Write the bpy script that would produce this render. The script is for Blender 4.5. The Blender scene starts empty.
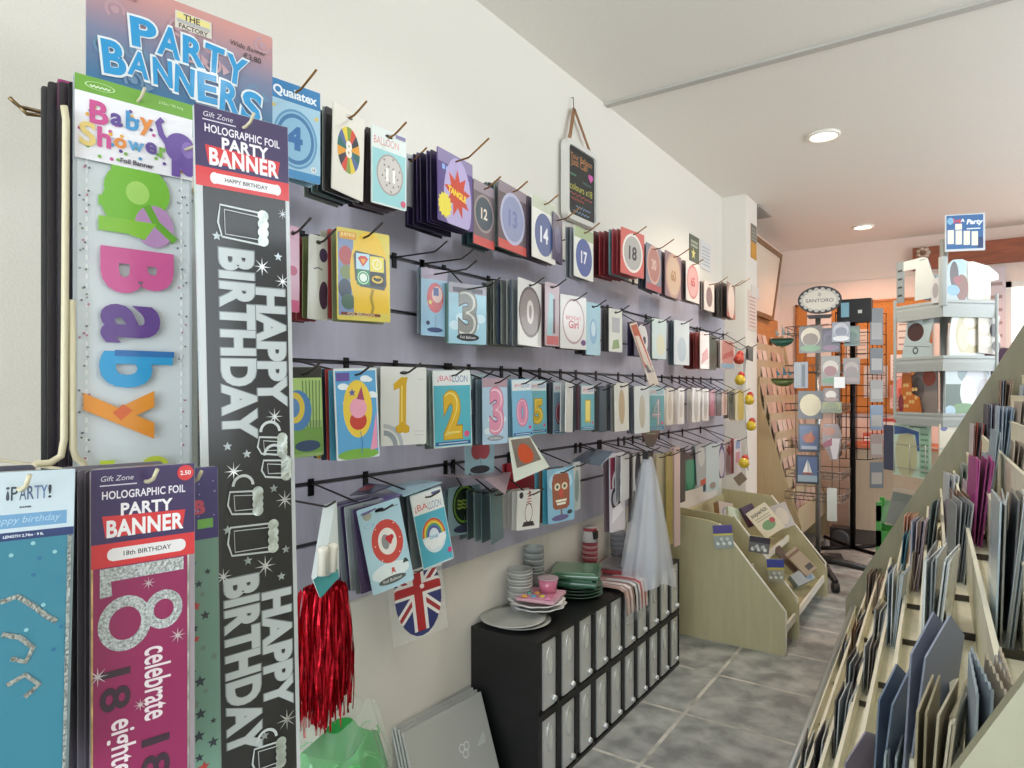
import bpy, bmesh, math, random
from mathutils import Matrix, Vector
from mathutils.geometry import tessellate_polygon
random.seed(7)
PI = math.pi
SC = bpy.context.scene
COL = SC.collection

# ------------------------------------------------------------------ camera
F, CX, HV = 660.0, 512.0, 391.0
TH = math.atan(450.0 / 660.0)
S_, C_ = math.sin(TH), math.cos(TH)
CAM = Vector((1.45, 0.0, 1.363))
cd = bpy.data.cameras.new('camera'); cam = bpy.data.objects.new('camera', cd); COL.objects.link(cam)
cam.location = CAM; cam.rotation_euler = (PI / 2, 0, TH)
cd.sensor_width = 36; cd.lens = 36 * F / 1024; cd.shift_y = (HV - 384) / 1024
cd.clip_start = 0.02
SC.camera = cam
# ------------------------------------------------------------------ world, lights, exposure
SC.view_settings.view_transform = 'Standard'
try: SC.view_settings.look = 'None'
except Exception: pass
SC.view_settings.gamma = 1; SC.view_settings.use_curve_mapping = False
SC.view_settings.exposure = 0.45
SC.cycles.use_denoising = True
SC.cycles.max_bounces = 10; SC.cycles.diffuse_bounces = 6; SC.cycles.transparent_max_bounces = 16
SC.cycles.sample_clamp_indirect = 6
W = bpy.data.worlds.new('sky'); SC.world = W; W.use_nodes = True
bg = W.node_tree.nodes['Background']; bg.inputs[0].default_value = (0.86, 0.94, 1, 1); bg.inputs[1].default_value = 2.2
def area(name, loc, rot, sx, sy, energy, col):
    l = bpy.data.lights.new(name, 'AREA'); l.shape = 'RECTANGLE'; l.size = sx; l.size_y = sy; l.energy = energy; l.color = col
    o = bpy.data.objects.new(name, l); COL.objects.link(o); o.location = loc; o.rotation_euler = rot; return o
# daylight through the shop window behind the camera
area('daylight_shop_window', (1.9, -4.2, 1.4), (PI / 2 - 0.12, 0, 0), 3.1, 2.4, 95, (0.82, 0.92, 1.0))
# side fill light added along the unseen right-hand wall
area('added_side_fill', (3.57, 3.2, 1.75), (PI / 2 - 0.55, 0, PI / 2), 5.0, 1.5, 34, (0.8, 0.91, 1.0))
# daylight through the window of the back wall
area('daylight_back_window', (2.2, 7.15, 1.75), (-PI / 2, 0, 0), 0.9, 1.1, 5, (1.0, 0.95, 0.9))
def spot(name, loc, energy, col, size=2.5, rad=0.06):
    l = bpy.data.lights.new(name, 'SPOT'); l.energy = energy; l.color = col; l.spot_size = size; l.spot_blend = 0.6; l.shadow_soft_size = rad
    o = bpy.data.objects.new(name, l); COL.objects.link(o); o.location = loc; return o

# ------------------------------------------------------------------ helpers
def lin(c):
    c = c.lstrip('#'); r = []
    for i in (0, 2, 4):
        v = int(c[i:i + 2], 16) / 255
        r.append(v / 12.92 if v <= 0.04045 else ((v + 0.055) / 1.055) ** 2.4)
    return tuple(r)
MC = {}
def mat(c, kind='card'):
    k = (c, kind)
    if k in MC: return MC[k]
    m = bpy.data.materials.new(kind + '_' + c.strip('#')); m.use_nodes = True
    nt = m.node_tree; b = nt.nodes['Principled BSDF']; L = lin(c)
    b.inputs['Base Color'].default_value = (*L, 1)
    def setp(**kw):
        for q, v in kw.items(): b.inputs[q.replace('_', ' ')].default_value = v
    def noise(scale, amt, stretch=None, bump=0.0, det=4):
        tc = nt.nodes.new('ShaderNodeTexCoord'); n = nt.nodes.new('ShaderNodeTexNoise'); n.inputs['Scale'].default_value = scale; n.inputs['Detail'].default_value = det
        if stretch:
            mp = nt.nodes.new('ShaderNodeMapping'); mp.inputs['Scale'].default_value = stretch
            nt.links.new(tc.outputs['Object'], mp.inputs[0]); nt.links.new(mp.outputs[0], n.inputs[0])
        else: nt.links.new(tc.outputs['Object'], n.inputs[0])
        r = nt.nodes.new('ShaderNodeValToRGB')
        r.color_ramp.elements[0].position = 0.3; r.color_ramp.elements[1].position = 0.7
        r.color_ramp.elements[0].color = (*[x * (1 - amt) for x in L], 1); r.color_ramp.elements[1].color = (*[min(1, x * (1 + amt)) for x in L], 1)
        nt.links.new(n.outputs[0], r.inputs[0]); nt.links.new(r.outputs[0], b.inputs['Base Color'])
        if bump:
            bp = nt.nodes.new('ShaderNodeBump'); bp.inputs['Strength'].default_value = bump; bp.inputs['Distance'].default_value = 0.004
            nt.links.new(n.outputs[0], bp.inputs['Height']); nt.links.new(bp.outputs[0], b.inputs['Normal'])
    if kind == 'card': setp(Roughness=0.5)
    elif kind == 'print': setp(Roughness=0.32, Coat_Weight=0.45, Coat_Roughness=0.1)
    elif kind == 'gloss': setp(Roughness=0.22, Coat_Weight=0.5, Coat_Roughness=0.08)
    elif kind == 'foil': setp(Metallic=0.8, Roughness=0.28); noise(60, 0.35, bump=0.5)
    elif kind == 'metal': setp(Metallic=0.9, Roughness=0.35)
    elif kind == 'steel': setp(Metallic=0.45, Roughness=0.3)
    elif kind == 'paint': setp(Roughness=0.7); noise(220, 0.03, bump=0.12)
    elif kind == 'laminate': setp(Roughness=0.42); noise(9, 0.06, (4, 4, 0.5), det=6)
    elif kind == 'wood': setp(Roughness=0.5); noise(6, 0.22, (1.2, 6, 6), det=6)
    elif kind == 'cork': setp(Roughness=0.9); noise(70, 0.16, bump=0.3)
    elif kind == 'plastic': setp(Roughness=0.4)
    elif kind == 'glitter': setp(Metallic=0.6, Roughness=0.35); noise(420, 0.5, bump=0.8)
    elif kind == 'glow':
        setp(Emission_Strength=9.0); b.inputs['Emission Color'].default_value = (*L, 1)
    elif kind in ('clear', 'veil'):
        setp(Roughness=0.12 if kind == 'clear' else 0.6, IOR=1.35)
        tr = nt.nodes.new('ShaderNodeBsdfTransparent'); mx = nt.nodes.new('ShaderNodeMixShader')
        mx.inputs[0].default_value = 0.16 if kind == 'clear' else 0.42
        out = nt.nodes['Material Output']
        nt.links.new(tr.outputs[0], mx.inputs[1]); nt.links.new(b.outputs[0], mx.inputs[2]); nt.links.new(mx.outputs[0], out.inputs[0])
        if kind == 'clear':
            n = nt.nodes.new('ShaderNodeTexNoise'); n.inputs['Scale'].default_value = 14
            bp = nt.nodes.new('ShaderNodeBump'); bp.inputs['Strength'].default_value = 0.6; bp.inputs['Distance'].default_value = 0.02
            nt.links.new(n.outputs[0], bp.inputs['Height']); nt.links.new(bp.outputs[0], b.inputs['Normal'])
    MC[k] = m; return m

class M:
    """collects shapes, builds ONE mesh object"""
    def __init__(s): s.v = []; s.f = []; s.m = []; s.cur = 0; s.sm = []
    def add(s, vs, fs, T=None, smooth=False):
        n = len(s.v)
        for p in vs:
            p = Vector(p); s.v.append(T @ p if T is not None else p)
        for f in fs: s.f.append([n + i for i in f]); s.m.append(s.cur); s.sm.append(smooth)
        return s
    def box(s, x0, y0, z0, x1, y1, z1, T=None):
        v = [(x0, y0, z0), (x1, y0, z0), (x1, y1, z0), (x0, y1, z0), (x0, y0, z1), (x1, y0, z1), (x1, y1, z1), (x0, y1, z1)]
        return s.add(v, [(0, 3, 2, 1), (4, 5, 6, 7), (0, 1, 5, 4), (1, 2, 6, 5), (2, 3, 7, 6), (3, 0, 4, 7)], T)
    def prism(s, poly, z0, z1, T=None, holes=()):
        """2D outline (with holes) in local xy, extruded z0..z1"""
        loops = [[Vector((p[0], p[1], 0)) for p in poly]] + [[Vector((p[0], p[1], 0)) for p in h] for h in holes]
        flat = [p for l in loops for p in l]; n = len(flat)
        tri = tessellate_polygon(loops)
        vs = [(p.x, p.y, z0) for p in flat] + [(p.x, p.y, z1) for p in flat]; fs = []
        for t in tri:
            a, b_, c = (flat[i] for i in t)
            if (b_ - a).cross(c - a).z < 0: t = t[::-1]
            fs.append(tuple(i + n for i in t)); fs.append(tuple(t[::-1]))
        o = 0
        for l in loops:
            k = len(l)
            ar = sum(l[i].x * l[(i + 1) % k].y - l[(i + 1) % k].x * l[i].y for i in range(k))
            hole = o > 0
            for i in range(k):
                j = (i + 1) % k; q = (o + i, o + j, n + o + j, n + o + i)
                fs.append(q if (ar > 0) != hole else q[::-1])
            o += k
        return s.add(vs, fs, T)
    def tube(s, pts, r, n=8, cap=True, T=None):
        pts = [Vector(p) for p in pts]; k = len(pts)
        rs = r if isinstance(r, (list, tuple)) else [r] * k
        up = None; vs = []
        for i, p in enumerate(pts):
            d = (pts[min(i + 1, k - 1)] - pts[max(i - 1, 0)]).normalized()
            if up is None:
                up = Vector((0, 0, 1)) if abs(d.z) < 0.9 else Vector((1, 0, 0))
            a = d.cross(up)
            if a.length < 1e-4: a = d.orthogonal()
            a.normalize(); b = a.cross(d).normalized(); up = b
            for j in range(n):
                t = 2 * PI * j / n; vs.append(p + a * math.cos(t) * rs[i] + b * math.sin(t) * rs[i])
        fs = [(i * n + j, i * n + (j + 1) % n, (i + 1) * n + (j + 1) % n, (i + 1) * n + j) for i in range(k - 1) for j in range(n)]
        if cap: fs += [tuple(range(n))[::-1], tuple(range((k - 1) * n, k * n))]
        return s.add(vs, fs, T, True)
    def lathe(s, prof, n=24, T=None, wav=None):
        vs = []
        for i, (r, z) in enumerate(prof):
            for j in range(n):
                t = 2 * PI * j / n; rr = r * (1 + (wav(t, i) if wav else 0)); vs.append((rr * math.cos(t), rr * math.sin(t), z))
        k = len(prof)
        fs = [(i * n + j, i * n + (j + 1) % n, (i + 1) * n + (j + 1) % n, (i + 1) * n + j) for i in range(k - 1) for j in range(n)]
        if prof[0][0] > 1e-6: fs.append(tuple(range(n))[::-1])
        if prof[-1][0] > 1e-6: fs.append(tuple(range((k - 1) * n, k * n)))
        return s.add(vs, fs, T, True)
    def grid(s, fn, nu, nv, T=None, smooth=True):
        vs = [fn(i / nu, j / nv) for j in range(nv + 1) for i in range(nu + 1)]
        fs = [(j * (nu + 1) + i, j * (nu + 1) + i + 1, (j + 1) * (nu + 1) + i + 1, (j + 1) * (nu + 1) + i) for j in range(nv) for i in range(nu)]
        return s.add(vs, fs, T, smooth)
    def mesh(s, name, mats):
        me = bpy.data.meshes.new(name); me.from_pydata([tuple(v) for v in s.v], [], s.f)
        for m in (mats if isinstance(mats, (list, tuple)) else [mats]): me.materials.append(m)
        me.polygons.foreach_set('material_index', s.m); me.polygons.foreach_set('use_smooth', s.sm); me.update()
        return me
    def build(s, name, mats, parent=None, mw=None):
        return link(name, s.mesh(name, mats), parent, mw)
def link(name, me, parent=None, mw=None):
    o = bpy.data.objects.new(name, me); COL.objects.link(o)
    if parent is not None: o.parent = parent
    if mw is not None: o.matrix_world = mw if parent is None else o.matrix_world
    return o
def tag(o, label, cat, group=None, kind=None):
    if label: o['label'] = label
    if cat: o['category'] = cat
    if group: o['group'] = group
    if kind: o['kind'] = kind
    return o
def thing(name, label, cat, mw=None, group=None):
    o = bpy.data.objects.new(name, None); COL.objects.link(o); o.empty_display_size = 0.02
    if mw is not None: o.matrix_world = mw
    return tag(o, label, cat, group)
def T(x, y, z, rz=0, rx=0, ry=0):
    return Matrix.Translation((x, y, z)) @ Matrix.Rotation(rz, 4, 'Z') @ Matrix.Rotation(ry, 4, 'Y') @ Matrix.Rotation(rx, 4, 'X')
def struct(name, m, mt):
    o = m.build(name, mt); o['kind'] = 'structure'; return o
# --- pixel of the 1024x768 photograph -> point on a real plane
def ray(u, v):
    r = (u - CX) / F; return Vector((-S_ + r * C_, C_ + r * S_, (HV - v) / F))
def onX(u, v, X): a = ray(u, v); return CAM + a * ((X - CAM.x) / a.x)
def onY(u, v, Y): a = ray(u, v); return CAM + a * (Y / a.y)
def onZ(u, v, Z): a = ray(u, v); return CAM + a * ((Z - CAM.z) / a.z)
def proj(p):
    x = p[0] - CAM.x; y = p[1]; zc = -x * S_ + y * C_
    return CX + F * (x * C_ + y * S_) / zc, HV - F * (p[2] - CAM.z) / zc
def face(P, yaw=0.0, roll=0.0, pitch=0.0):
    """frame at P: local x along the face (left to right seen from the room), y up, z out of the face"""
    s, c = math.sin(yaw), math.cos(yaw)
    R = Matrix(((s, 0, c), (c, 0, -s), (0, 1, 0))).to_4x4()
    return Matrix.Translation(P) @ R @ Matrix.Rotation(roll, 4, 'Z') @ Matrix.Rotation(pitch, 4, 'X')
def solve(uL, uR, vT, vB, P, yaw):
    """real width, height and top centre of a face in the vertical plane through P whose outline is uL..uR, vT..vB"""
    t = Vector((math.sin(yaw), math.cos(yaw)))
    def hit(u):
        a = ray(u, HV); d = Vector((a.x, a.y)); q = Vector((P.x - CAM.x, P.y - CAM.y))
        # CAM + k d = P + s t
        det = d.x * (-t.y) - d.y * (-t.x); k = (q.x * (-t.y) - q.y * (-t.x)) / det
        return (Vector((CAM.x, CAM.y)) + d * k - Vector((P.x, P.y))).dot(t)
    sl, sr = hit(uL), hit(uR); c = Vector((P.x, P.y)) + t * (sl + sr) / 2
    zc = -(c.x - CAM.x) * S_ + c.y * C_
    zt = CAM.z + (HV - vT) * zc / F; zb = CAM.z + (HV - vB) * zc / F
    return sr - sl, zt - zb, Vector((c.x, c.y, zt))

# ------------------------------------------------------------------ lettering and print
TC = {}
_fc = None
def textmesh(s, bold=0.0, spc=1.0):
    k = (s, bold, spc)
    if k in TC: return TC[k]
    cu = bpy.data.curves.new('lettering', 'FONT'); cu.body = s; cu.size = 1; cu.offset = bold; cu.space_character = spc; cu.resolution_u = 4
    cu.align_x = 'CENTER'
    o = bpy.data.objects.new('lettering', cu); COL.objects.link(o)
    dg = bpy.context.evaluated_depsgraph_get(); dg.update()
    me = bpy.data.meshes.new_from_object(o.evaluated_get(dg))
    vs = [(v.co.x, v.co.y) for v in me.vertices]; fs = [tuple(p.vertices) for p in me.polygons]
    bpy.data.objects.remove(o); bpy.data.curves.remove(cu); bpy.data.meshes.remove(me)
    if vs:
        x0 = min(v[0] for v in vs); x1 = max(v[0] for v in vs); y0 = min(v[1] for v in vs); y1 = max(v[1] for v in vs)
        vs = [(a - (x0 + x1) / 2, b - (y0 + y1) / 2) for a, b in vs]; r = (vs, fs, x1 - x0, y1 - y0)
    else: r = ([], [], 1, 1)
    TC[k] = r; return r
class Print:
    """flat printed shapes on a face of size w x h whose top centre is the local origin; coordinates 0..1, y up"""
    STEP = 0.000035
    def __init__(s, root, w, h, z0=0.0022, warp=None, ml=None, clip=True):
        s.clip = clip; s.ml = ml; s.r = root; s.w = w; s.h = h; s.z = z0; s.parts = {}; s.k = 0; s.kind = 'print'; s.warp = warp
    def P(s, x, y): return ((x - 0.5) * s.w, (y - 1) * s.h)
    def put(s, part, vs, fs, col, kind=None):
        p = s.parts.setdefault(part, ([], [], [], []))
        key = (col, kind or s.kind)
        if key not in p[3]: p[3].append(key)
        n = len(p[0]); s.k += 1; z = s.z + s.k * s.STEP
        if s.clip: ww, hh = s.w / 2 - .0004, s.h - .0004; vs = [(max(-ww, min(ww, a)), max(-hh, min(-.0004, b))) for a, b in vs]
        p[0].extend((a, b, z) for a, b in vs)
        for f in fs:
            a, b, c = vs[f[0]], vs[f[1]], vs[f[2]]
            if (b[0] - a[0]) * (c[1] - a[1]) - (b[1] - a[1]) * (c[0] - a[0]) < 0: f = tuple(f)[::-1]
            p[1].append([n + i for i in f]); p[2].append(p[3].index(key))
        return s
    def rect(s, part, x0, y0, x1, y1, col, kind=None):
        a = s.P(x0, y0); b = s.P(x1, y1); k = 8 if s.warp else 1
        vs = []; fs = []
        for j in range(k + 1):
            y = a[1] + (b[1] - a[1]) * j / k; vs += [(a[0], y), (b[0], y)]
            if j: fs.append((2 * j - 2, 2 * j - 1, 2 * j + 1, 2 * j))
        return s.put(part, vs, fs, col, kind)
    def poly(s, part, pts, col, kind=None):
        vs = [s.P(*p) for p in pts]; fs = [tuple(t) for t in tessellate_polygon([[Vector((a, b, 0)) for a, b in vs]])]
        return s.put(part, vs, fs, col, kind)
    def ell(s, part, cx, cy, rx, ry, col, kind=None, n=24, rot=0):
        c = s.P(cx, cy); R = s.w; cr, sr = math.cos(rot), math.sin(rot); vs = []
        for i in range(n):
            t = 2 * PI * i / n; x = rx * R * math.cos(t); y = ry * R * math.sin(t); vs.append((c[0] + x * cr - y * sr, c[1] + x * sr + y * cr))
        return s.put(part, vs, [tuple(range(n))], col, kind)
    def ring(s, part, cx, cy, r0, r1, col, kind=None, a0=0, a1=2 * PI, n=28, asp=1.0):
        c = s.P(cx, cy); R = s.w; vs = []; fs = []
        for i in range(n + 1):
            t = a0 + (a1 - a0) * i / n
            for r in (r0, r1): vs.append((c[0] + r * R * math.cos(t), c[1] + r * R * asp * math.sin(t)))
            if i: fs.append((2 * i - 2, 2 * i - 1, 2 * i + 1, 2 * i))
        return s.put(part, vs, fs, col, kind)
    def star(s, part, cx, cy, r, col, n=5, inner=0.45, rot=PI / 2, kind=None):
        c = s.P(cx, cy); R = r * s.w; vs = [c]
        for i in range(2 * n):
            q = R if i % 2 == 0 else R * inner; t = rot + PI * i / n; vs.append((c[0] + q * math.cos(t), c[1] + q * math.sin(t)))
        return s.put(part, vs, [(0, 1 + i, 1 + (i + 1) % (2 * n)) for i in range(2 * n)], col, kind)
    def line(s, part, pts, wd, col, kind=None):
        q = [Vector(s.P(*p)) for p in pts]; vs = []; fs = []; wd *= s.w
        for i, p in enumerate(q):
            d = (q[min(i + 1, len(q) - 1)] - q[max(i - 1, 0)]); d = d.normalized() if d.length > 0 else Vector((1, 0)); n = Vector((-d.y, d.x)) * wd / 2
            vs += [tuple(p + n), tuple(p - n)]
            if i: fs.append((2 * i - 2, 2 * i - 1, 2 * i + 1, 2 * i))
        return s.put(part, vs, fs, col, kind)
    def text(s, part, t, cx, cy, tw, col, th=None, rot=0.0, bold=0.0, out=None, kind=None, spc=1.0, skew=0.0):
        """tw,th: size before rotation, in units of the face width"""
        if out: s.text(part, t, cx, cy, tw + out[1] * 2, out[0], (th + out[1] * 2) if th else None, rot, bold + (out[2] if len(out) > 2 else 0.06), None, kind, spc, skew)
        vs, fs, w0, h0 = textmesh(t, bold, spc)
        if not vs: return s
        sx = tw * s.w / w0; sy = (th * s.w / h0) if th else sx; c = s.P(cx, cy); cr, sr = math.cos(rot), math.sin(rot)
        q = [(c[0] + (a * sx + b * skew * sy) * cr - b * sy * sr, c[1] + (a * sx + b * skew * sy) * sr + b * sy * cr) for a, b in vs]
        return s.put(part, q, fs, col, kind)
    def done(s):
        for part, (vs, fs, mi, keys) in s.parts.items():
            part = part.split('#')[0]; me = bpy.data.meshes.new(part); me.from_pydata(vs, [], fs)
            for k in keys: me.materials.append(mat(*k))
            me.polygons.foreach_set('material_index', mi); me.update()
            o = link(part, me, s.r)
            if s.ml is not None: o.matrix_local = s.ml

# ------------------------------------------------------------------ the setting
WALL, CEIL = mat('#e3ded5', 'paint'), mat('#e6e1d9', 'paint')
H = 2.775; YC = 4.853; YB = 7.07
fm = bpy.data.materials.new('floor_tiles'); fm.use_nodes = True
def floor_nodes():
    nt = fm.node_tree; N = nt.nodes; L = nt.links; b = N['Principled BSDF']; b.inputs['Roughness'].default_value = 0.42
    tc = N.new('ShaderNodeTexCoord'); sp = N.new('ShaderNodeSeparateXYZ'); L.new(tc.outputs['Object'], sp.inputs[0])
    masks = []
    for ax, off in ((0, 0.009), (1, 0.4)):
        a = N.new('ShaderNodeMath'); a.operation = 'SUBTRACT'; L.new(sp.outputs[ax], a.inputs[0]); a.inputs[1].default_value = off - 4.6
        d = N.new('ShaderNodeMath'); d.operation = 'DIVIDE'; L.new(a.outputs[0], d.inputs[0]); d.inputs[1].default_value = 0.461
        fr = N.new('ShaderNodeMath'); fr.operation = 'FRACT'; L.new(d.outputs[0], fr.inputs[0])
        pp = N.new('ShaderNodeMath'); pp.operation = 'PINGPONG'; L.new(fr.outputs[0], pp.inputs[0]); pp.inputs[1].default_value = 0.5
        lt = N.new('ShaderNodeMath'); lt.operation = 'LESS_THAN'; L.new(pp.outputs[0], lt.inputs[0]); lt.inputs[1].default_value = 0.017
        masks.append(lt)
    mx = N.new('ShaderNodeMath'); mx.operation = 'MAXIMUM'; L.new(masks[0].outputs[0], mx.inputs[0]); L.new(masks[1].outputs[0], mx.inputs[1])
    n1 = N.new('ShaderNodeTexNoise'); n1.inputs['Scale'].default_value = 8; n1.inputs['Detail'].default_value = 8; n1.inputs['Distortion'].default_value = 0.25
    L.new(tc.outputs['Object'], n1.inputs[0])
    r = N.new('ShaderNodeValToRGB'); r.color_ramp.elements[0].position = 0.36; r.color_ramp.elements[1].position = 0.66
    r.color_ramp.elements[0].color = (*lin('#828584'), 1); r.color_ramp.elements[1].color = (*lin('#b6b8b5'), 1); L.new(n1.outputs[0], r.inputs[0])
    n2 = N.new('ShaderNodeTexNoise'); n2.inputs['Scale'].default_value = 9; L.new(tc.outputs['Object'], n2.inputs[0])
    g = N.new('ShaderNodeValToRGB'); g.color_ramp.elements[0].position = 0.35; g.color_ramp.elements[1].position = 0.6
    g.color_ramp.elements[0].color = (*lin('#a3a29b'), 1); g.color_ramp.elements[1].color = (*lin('#d3d0c8'), 1); L.new(n2.outputs[0], g.inputs[0])
    m = N.new('ShaderNodeMix'); m.data_type = 'RGBA'; L.new(mx.outputs[0], m.inputs[0]); L.new(r.outputs[0], m.inputs[6]); L.new(g.outputs[0], m.inputs[7])
    L.new(m.outputs[2], b.inputs['Base Color'])
    bp = N.new('ShaderNodeBump'); bp.inputs['Strength'].default_value = 0.25; bp.inputs['Distance'].default_value = 0.004; L.new(n1.outputs[0], bp.inputs['Height']); L.new(bp.outputs[0], b.inputs['Normal'])
floor_nodes()
struct('floor', M().box(-0.3, -4.4, -0.1, 3.7, 7.3, 0), fm)
struct('ceiling', M().box(-0.3, -4.4, H, 3.7, 7.3, H + 0.1), CEIL)
struct('wall_left', M().box(-0.2, -4.4, 0, 0, YC + 0.1, H), WALL)
struct('wall_left_far', M().box(-0.3, YC + 0.1, 0, -0.07, 7.2, H), mat('#e2d3c8', 'paint'))  # warm light of the back zone put into the wall colour
struct('wall_pillar', M().box(-0.19, YC, 0, 0.17, 5.16, H), WALL)
mb = M(); BW = (1.75, 2.65, 1.2, 2.3)
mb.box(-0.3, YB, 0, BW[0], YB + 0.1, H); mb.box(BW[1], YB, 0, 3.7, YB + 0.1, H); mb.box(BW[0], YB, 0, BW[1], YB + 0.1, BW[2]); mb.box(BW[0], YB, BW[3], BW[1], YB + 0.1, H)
struct('wall_back', mb, mat('#e2cdbf', 'paint'))  # peach tone carries the warm light at the back
mb = M(); mb.box(3.6, -4.4, 0, 3.7, .6, H); mb.box(3.6, 5.8, 0, 3.7, 7.2, H); mb.box(3.6, .6, 0, 3.7, 5.8, 1.0); mb.box(3.6, .6, 2.5, 3.7, 5.8, H)  # unseen wall; its long opening is added to let side light in
struct('wall_right', mb, WALL)
mb = M(); mb.box(-0.2, -4.4, 0, 0.3, -4.3, H); mb.box(3.5, -4.4, 0, 3.7, -4.3, H); mb.box(0.3, -4.4, 0, 3.5, -4.3, 0.2); mb.box(0.3, -4.4, 2.65, 3.5, -4.3, H)
struct('wall_front', mb, WALL)
struct('trim_1', M().box(0.0, 2.925, H - 0.012, 3.6, 2.965, H + 0.001), mat('#b9b5ae', 'paint'))
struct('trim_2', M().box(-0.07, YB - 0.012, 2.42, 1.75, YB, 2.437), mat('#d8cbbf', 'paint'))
# beam of red-brown wood over the back window
struct('trim_3', M().box(1.08, YB - 0.09, 2.46, 3.6, YB - 0.001, 2.655), mat('#8d4a2b', 'wood'))
# back window
wf = M(); x0, x1, z0, z1 = BW
for a in ((x0, z0, x0 + .05, z1), (x1 - .05, z0, x1, z1), (x0, z0, x1, z0 + .05), (x0, z1 - .05, x1, z1), ((x0 + x1) / 2 - .02, z0, (x0 + x1) / 2 + .02, z1)):
    wf.box(a[0], YB - 0.01, a[1], a[2], YB + 0.06, a[3])
wo = struct('window_1', wf, mat('#d9d4cc', 'plastic'))
gp = M().box(x0 + .05, YB + .02, z0 + .05, x1 - .05, YB + .026, z1 - .05).build('window_pane', mat('#ffffff', 'clear'), wo)
# shallow grey slatted box on the ceiling behind the pillar
gm = M(); gm.box(0.0, 5.165, H - 0.02, 0.19, 5.54, H + 0.001)
for i in range(9): gm.box(0.012, 5.19 + i * 0.038, H - 0.026, 0.178, 5.2 + i * 0.038, H - 0.02)
tag(gm.build('ceiling_vent', mat('#a49d94', 'paint')), 'grey slatted box on the ceiling just behind the white pillar', 'vent')
# recessed ceiling lights
def downlight(x, y, label, e, col):
    r = thing('ceiling_light', label, 'ceiling light', T(x, y, H), 'recessed ceiling lights')
    M().lathe([(0.085, 0.0), (0.085, -0.012), (0.07, -0.016), (0.068, -0.002), (0.068, 0.0)], 28).build('trim_ring', mat('#efe9e0', 'plastic'), r)
    M().lathe([(0.0001, -0.009), (0.05, -0.009), (0.067, -0.004), (0.067, -0.001), (0.0001, -0.001)], 28).build('diffuser', mat('#fff0cf', 'glow'), r)
    spot('lamp_and_fill_spot', (x, y, H - 0.03), e, col)
downlight(0.82, 3.97, 'round recessed ceiling light nearest the grey ceiling strip', 40, (1, 0.86, 0.68))
downlight(0.75, 6.37, 'round recessed ceiling light near the back wall', 38, (1, 0.54, 0.38))
spot('lamp_and_fill_spot', (0.85, 1.57, H - 0.03), 18, (0.95, 0.97, 1.0))  # unseen spot added to brighten the aisle floor and lower wall
# unseen ceiling spots added to warm and brighten the room, right of the frame
spot('lamp_and_fill_spot', (2.7, 4.0, H - 0.03), 22, (1, 0.86, 0.68)); spot('lamp_and_fill_spot', (2.5, 6.3, H - 0.03), 46, (1, 0.52, 0.36))
spot('lamp_and_fill_spot', (2.3, 0.9, H - 0.03), 14, (1, 0.9, 0.78))

# ------------------------------------------------------------------ slatted display panel on the left wall
G = [0.955, 1.116, 1.28, 1.443, 1.606, 1.77]
mb = M(); zs = [0.768] + G + [1.932]
for i in range(len(zs) - 1):
    mb.box(0.0, 0.9, zs[i] + (0.006 if i else 0), 0.018, YC - 0.002, zs[i + 1] - 0.006)
mb.cur = 1
for g in G: mb.box(0.0, 0.9, g - 0.006, 0.006, YC - 0.003, g + 0.006)
mb.cur = 2; mb.box(0.0, 0.9, 1.926, 0.02, YC - 0.002, 1.934)
struct('wall_panel', mb, [mat('#b3b1c2', 'laminate'), mat('#4a464c', 'plastic'), mat('#3a3739', 'plastic')])

# ------------------------------------------------------------------ hooks and hanging packs
BODY = {}
def bodymesh(w, h, t, slot=True, rnd=0.004):
    k = (round(w, 3), round(h, 3), t, slot, rnd)
    if k in BODY: return BODY[k].copy()
    c = []
    for sx, sy, a0 in ((1, 1, 0), (-1, 1, PI / 2), (-1, -1, PI), (1, -1, 1.5 * PI)):
        for i in range(4):
            a = a0 + PI / 2 * i / 3
            c.append((sx * (w / 2 - rnd) + rnd * math.cos(a), -h / 2 + sy * (h / 2 - rnd) + rnd * math.sin(a)))
    hole = []
    if slot:
        q = min(0.013, w * 0.16)
        for i in range(12):
            a = 2 * PI * i / 12; hole.append((q * math.cos(a), -0.016 + 0.006 * math.sin(a) * (1 if math.sin(a) > 0 else .7)))
    me = M().prism(c, -t / 2, t / 2, holes=[hole] if slot else ()).mesh('pack_body', mat('#cccccc'))
    BODY[k] = me
    return me.copy()
def hook(label, P, xw, xt, zg, wire, group='display hooks on the slatted wall panel', tip=0.03, plate=True):
    """hook from the wall panel at height zg out to P (through the pack's slot) and on to xt, turned up at the end"""
    r = thing('display_hook', label, 'hook', T(xw, P.y, zg), group)
    x1 = P.x - xw; x2 = xt - xw; dz = P.z - zg
    M().tube([(0.0, 0, 0), (0.02, 0, 0), (x1, 0, dz), (x2 - 0.012, 0, dz + 0.003), (x2, 0, dz + 0.009), (x2 + tip, 0, dz + 0.009 + tip * 0.55)], 0.0026, 6).build('wire', mat(*wire), r)
    if plate: M().box(-0.001, -0.009, -0.032, 0.004, 0.009, 0.014).build('base_plate', mat('#2c2b2d', 'metal'), r)
    return r
DARK = ('#4a4543', 'metal'); GOLD = ('#8f6a3c', 'metal')
ROWS = {'A': (1.955, 'top', GOLD, 0.02), 'B': (1.77, 'second', DARK, 0.018), 'C': (1.443, 'third', DARK, 0.018), 'D': (1.116, 'lowest', DARK, 0.018)}
EDGE = ['#8d99a0', '#5f6a72', '#a9b0b3', '#3e4450', '#7c868c', '#c3c7c8']
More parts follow.
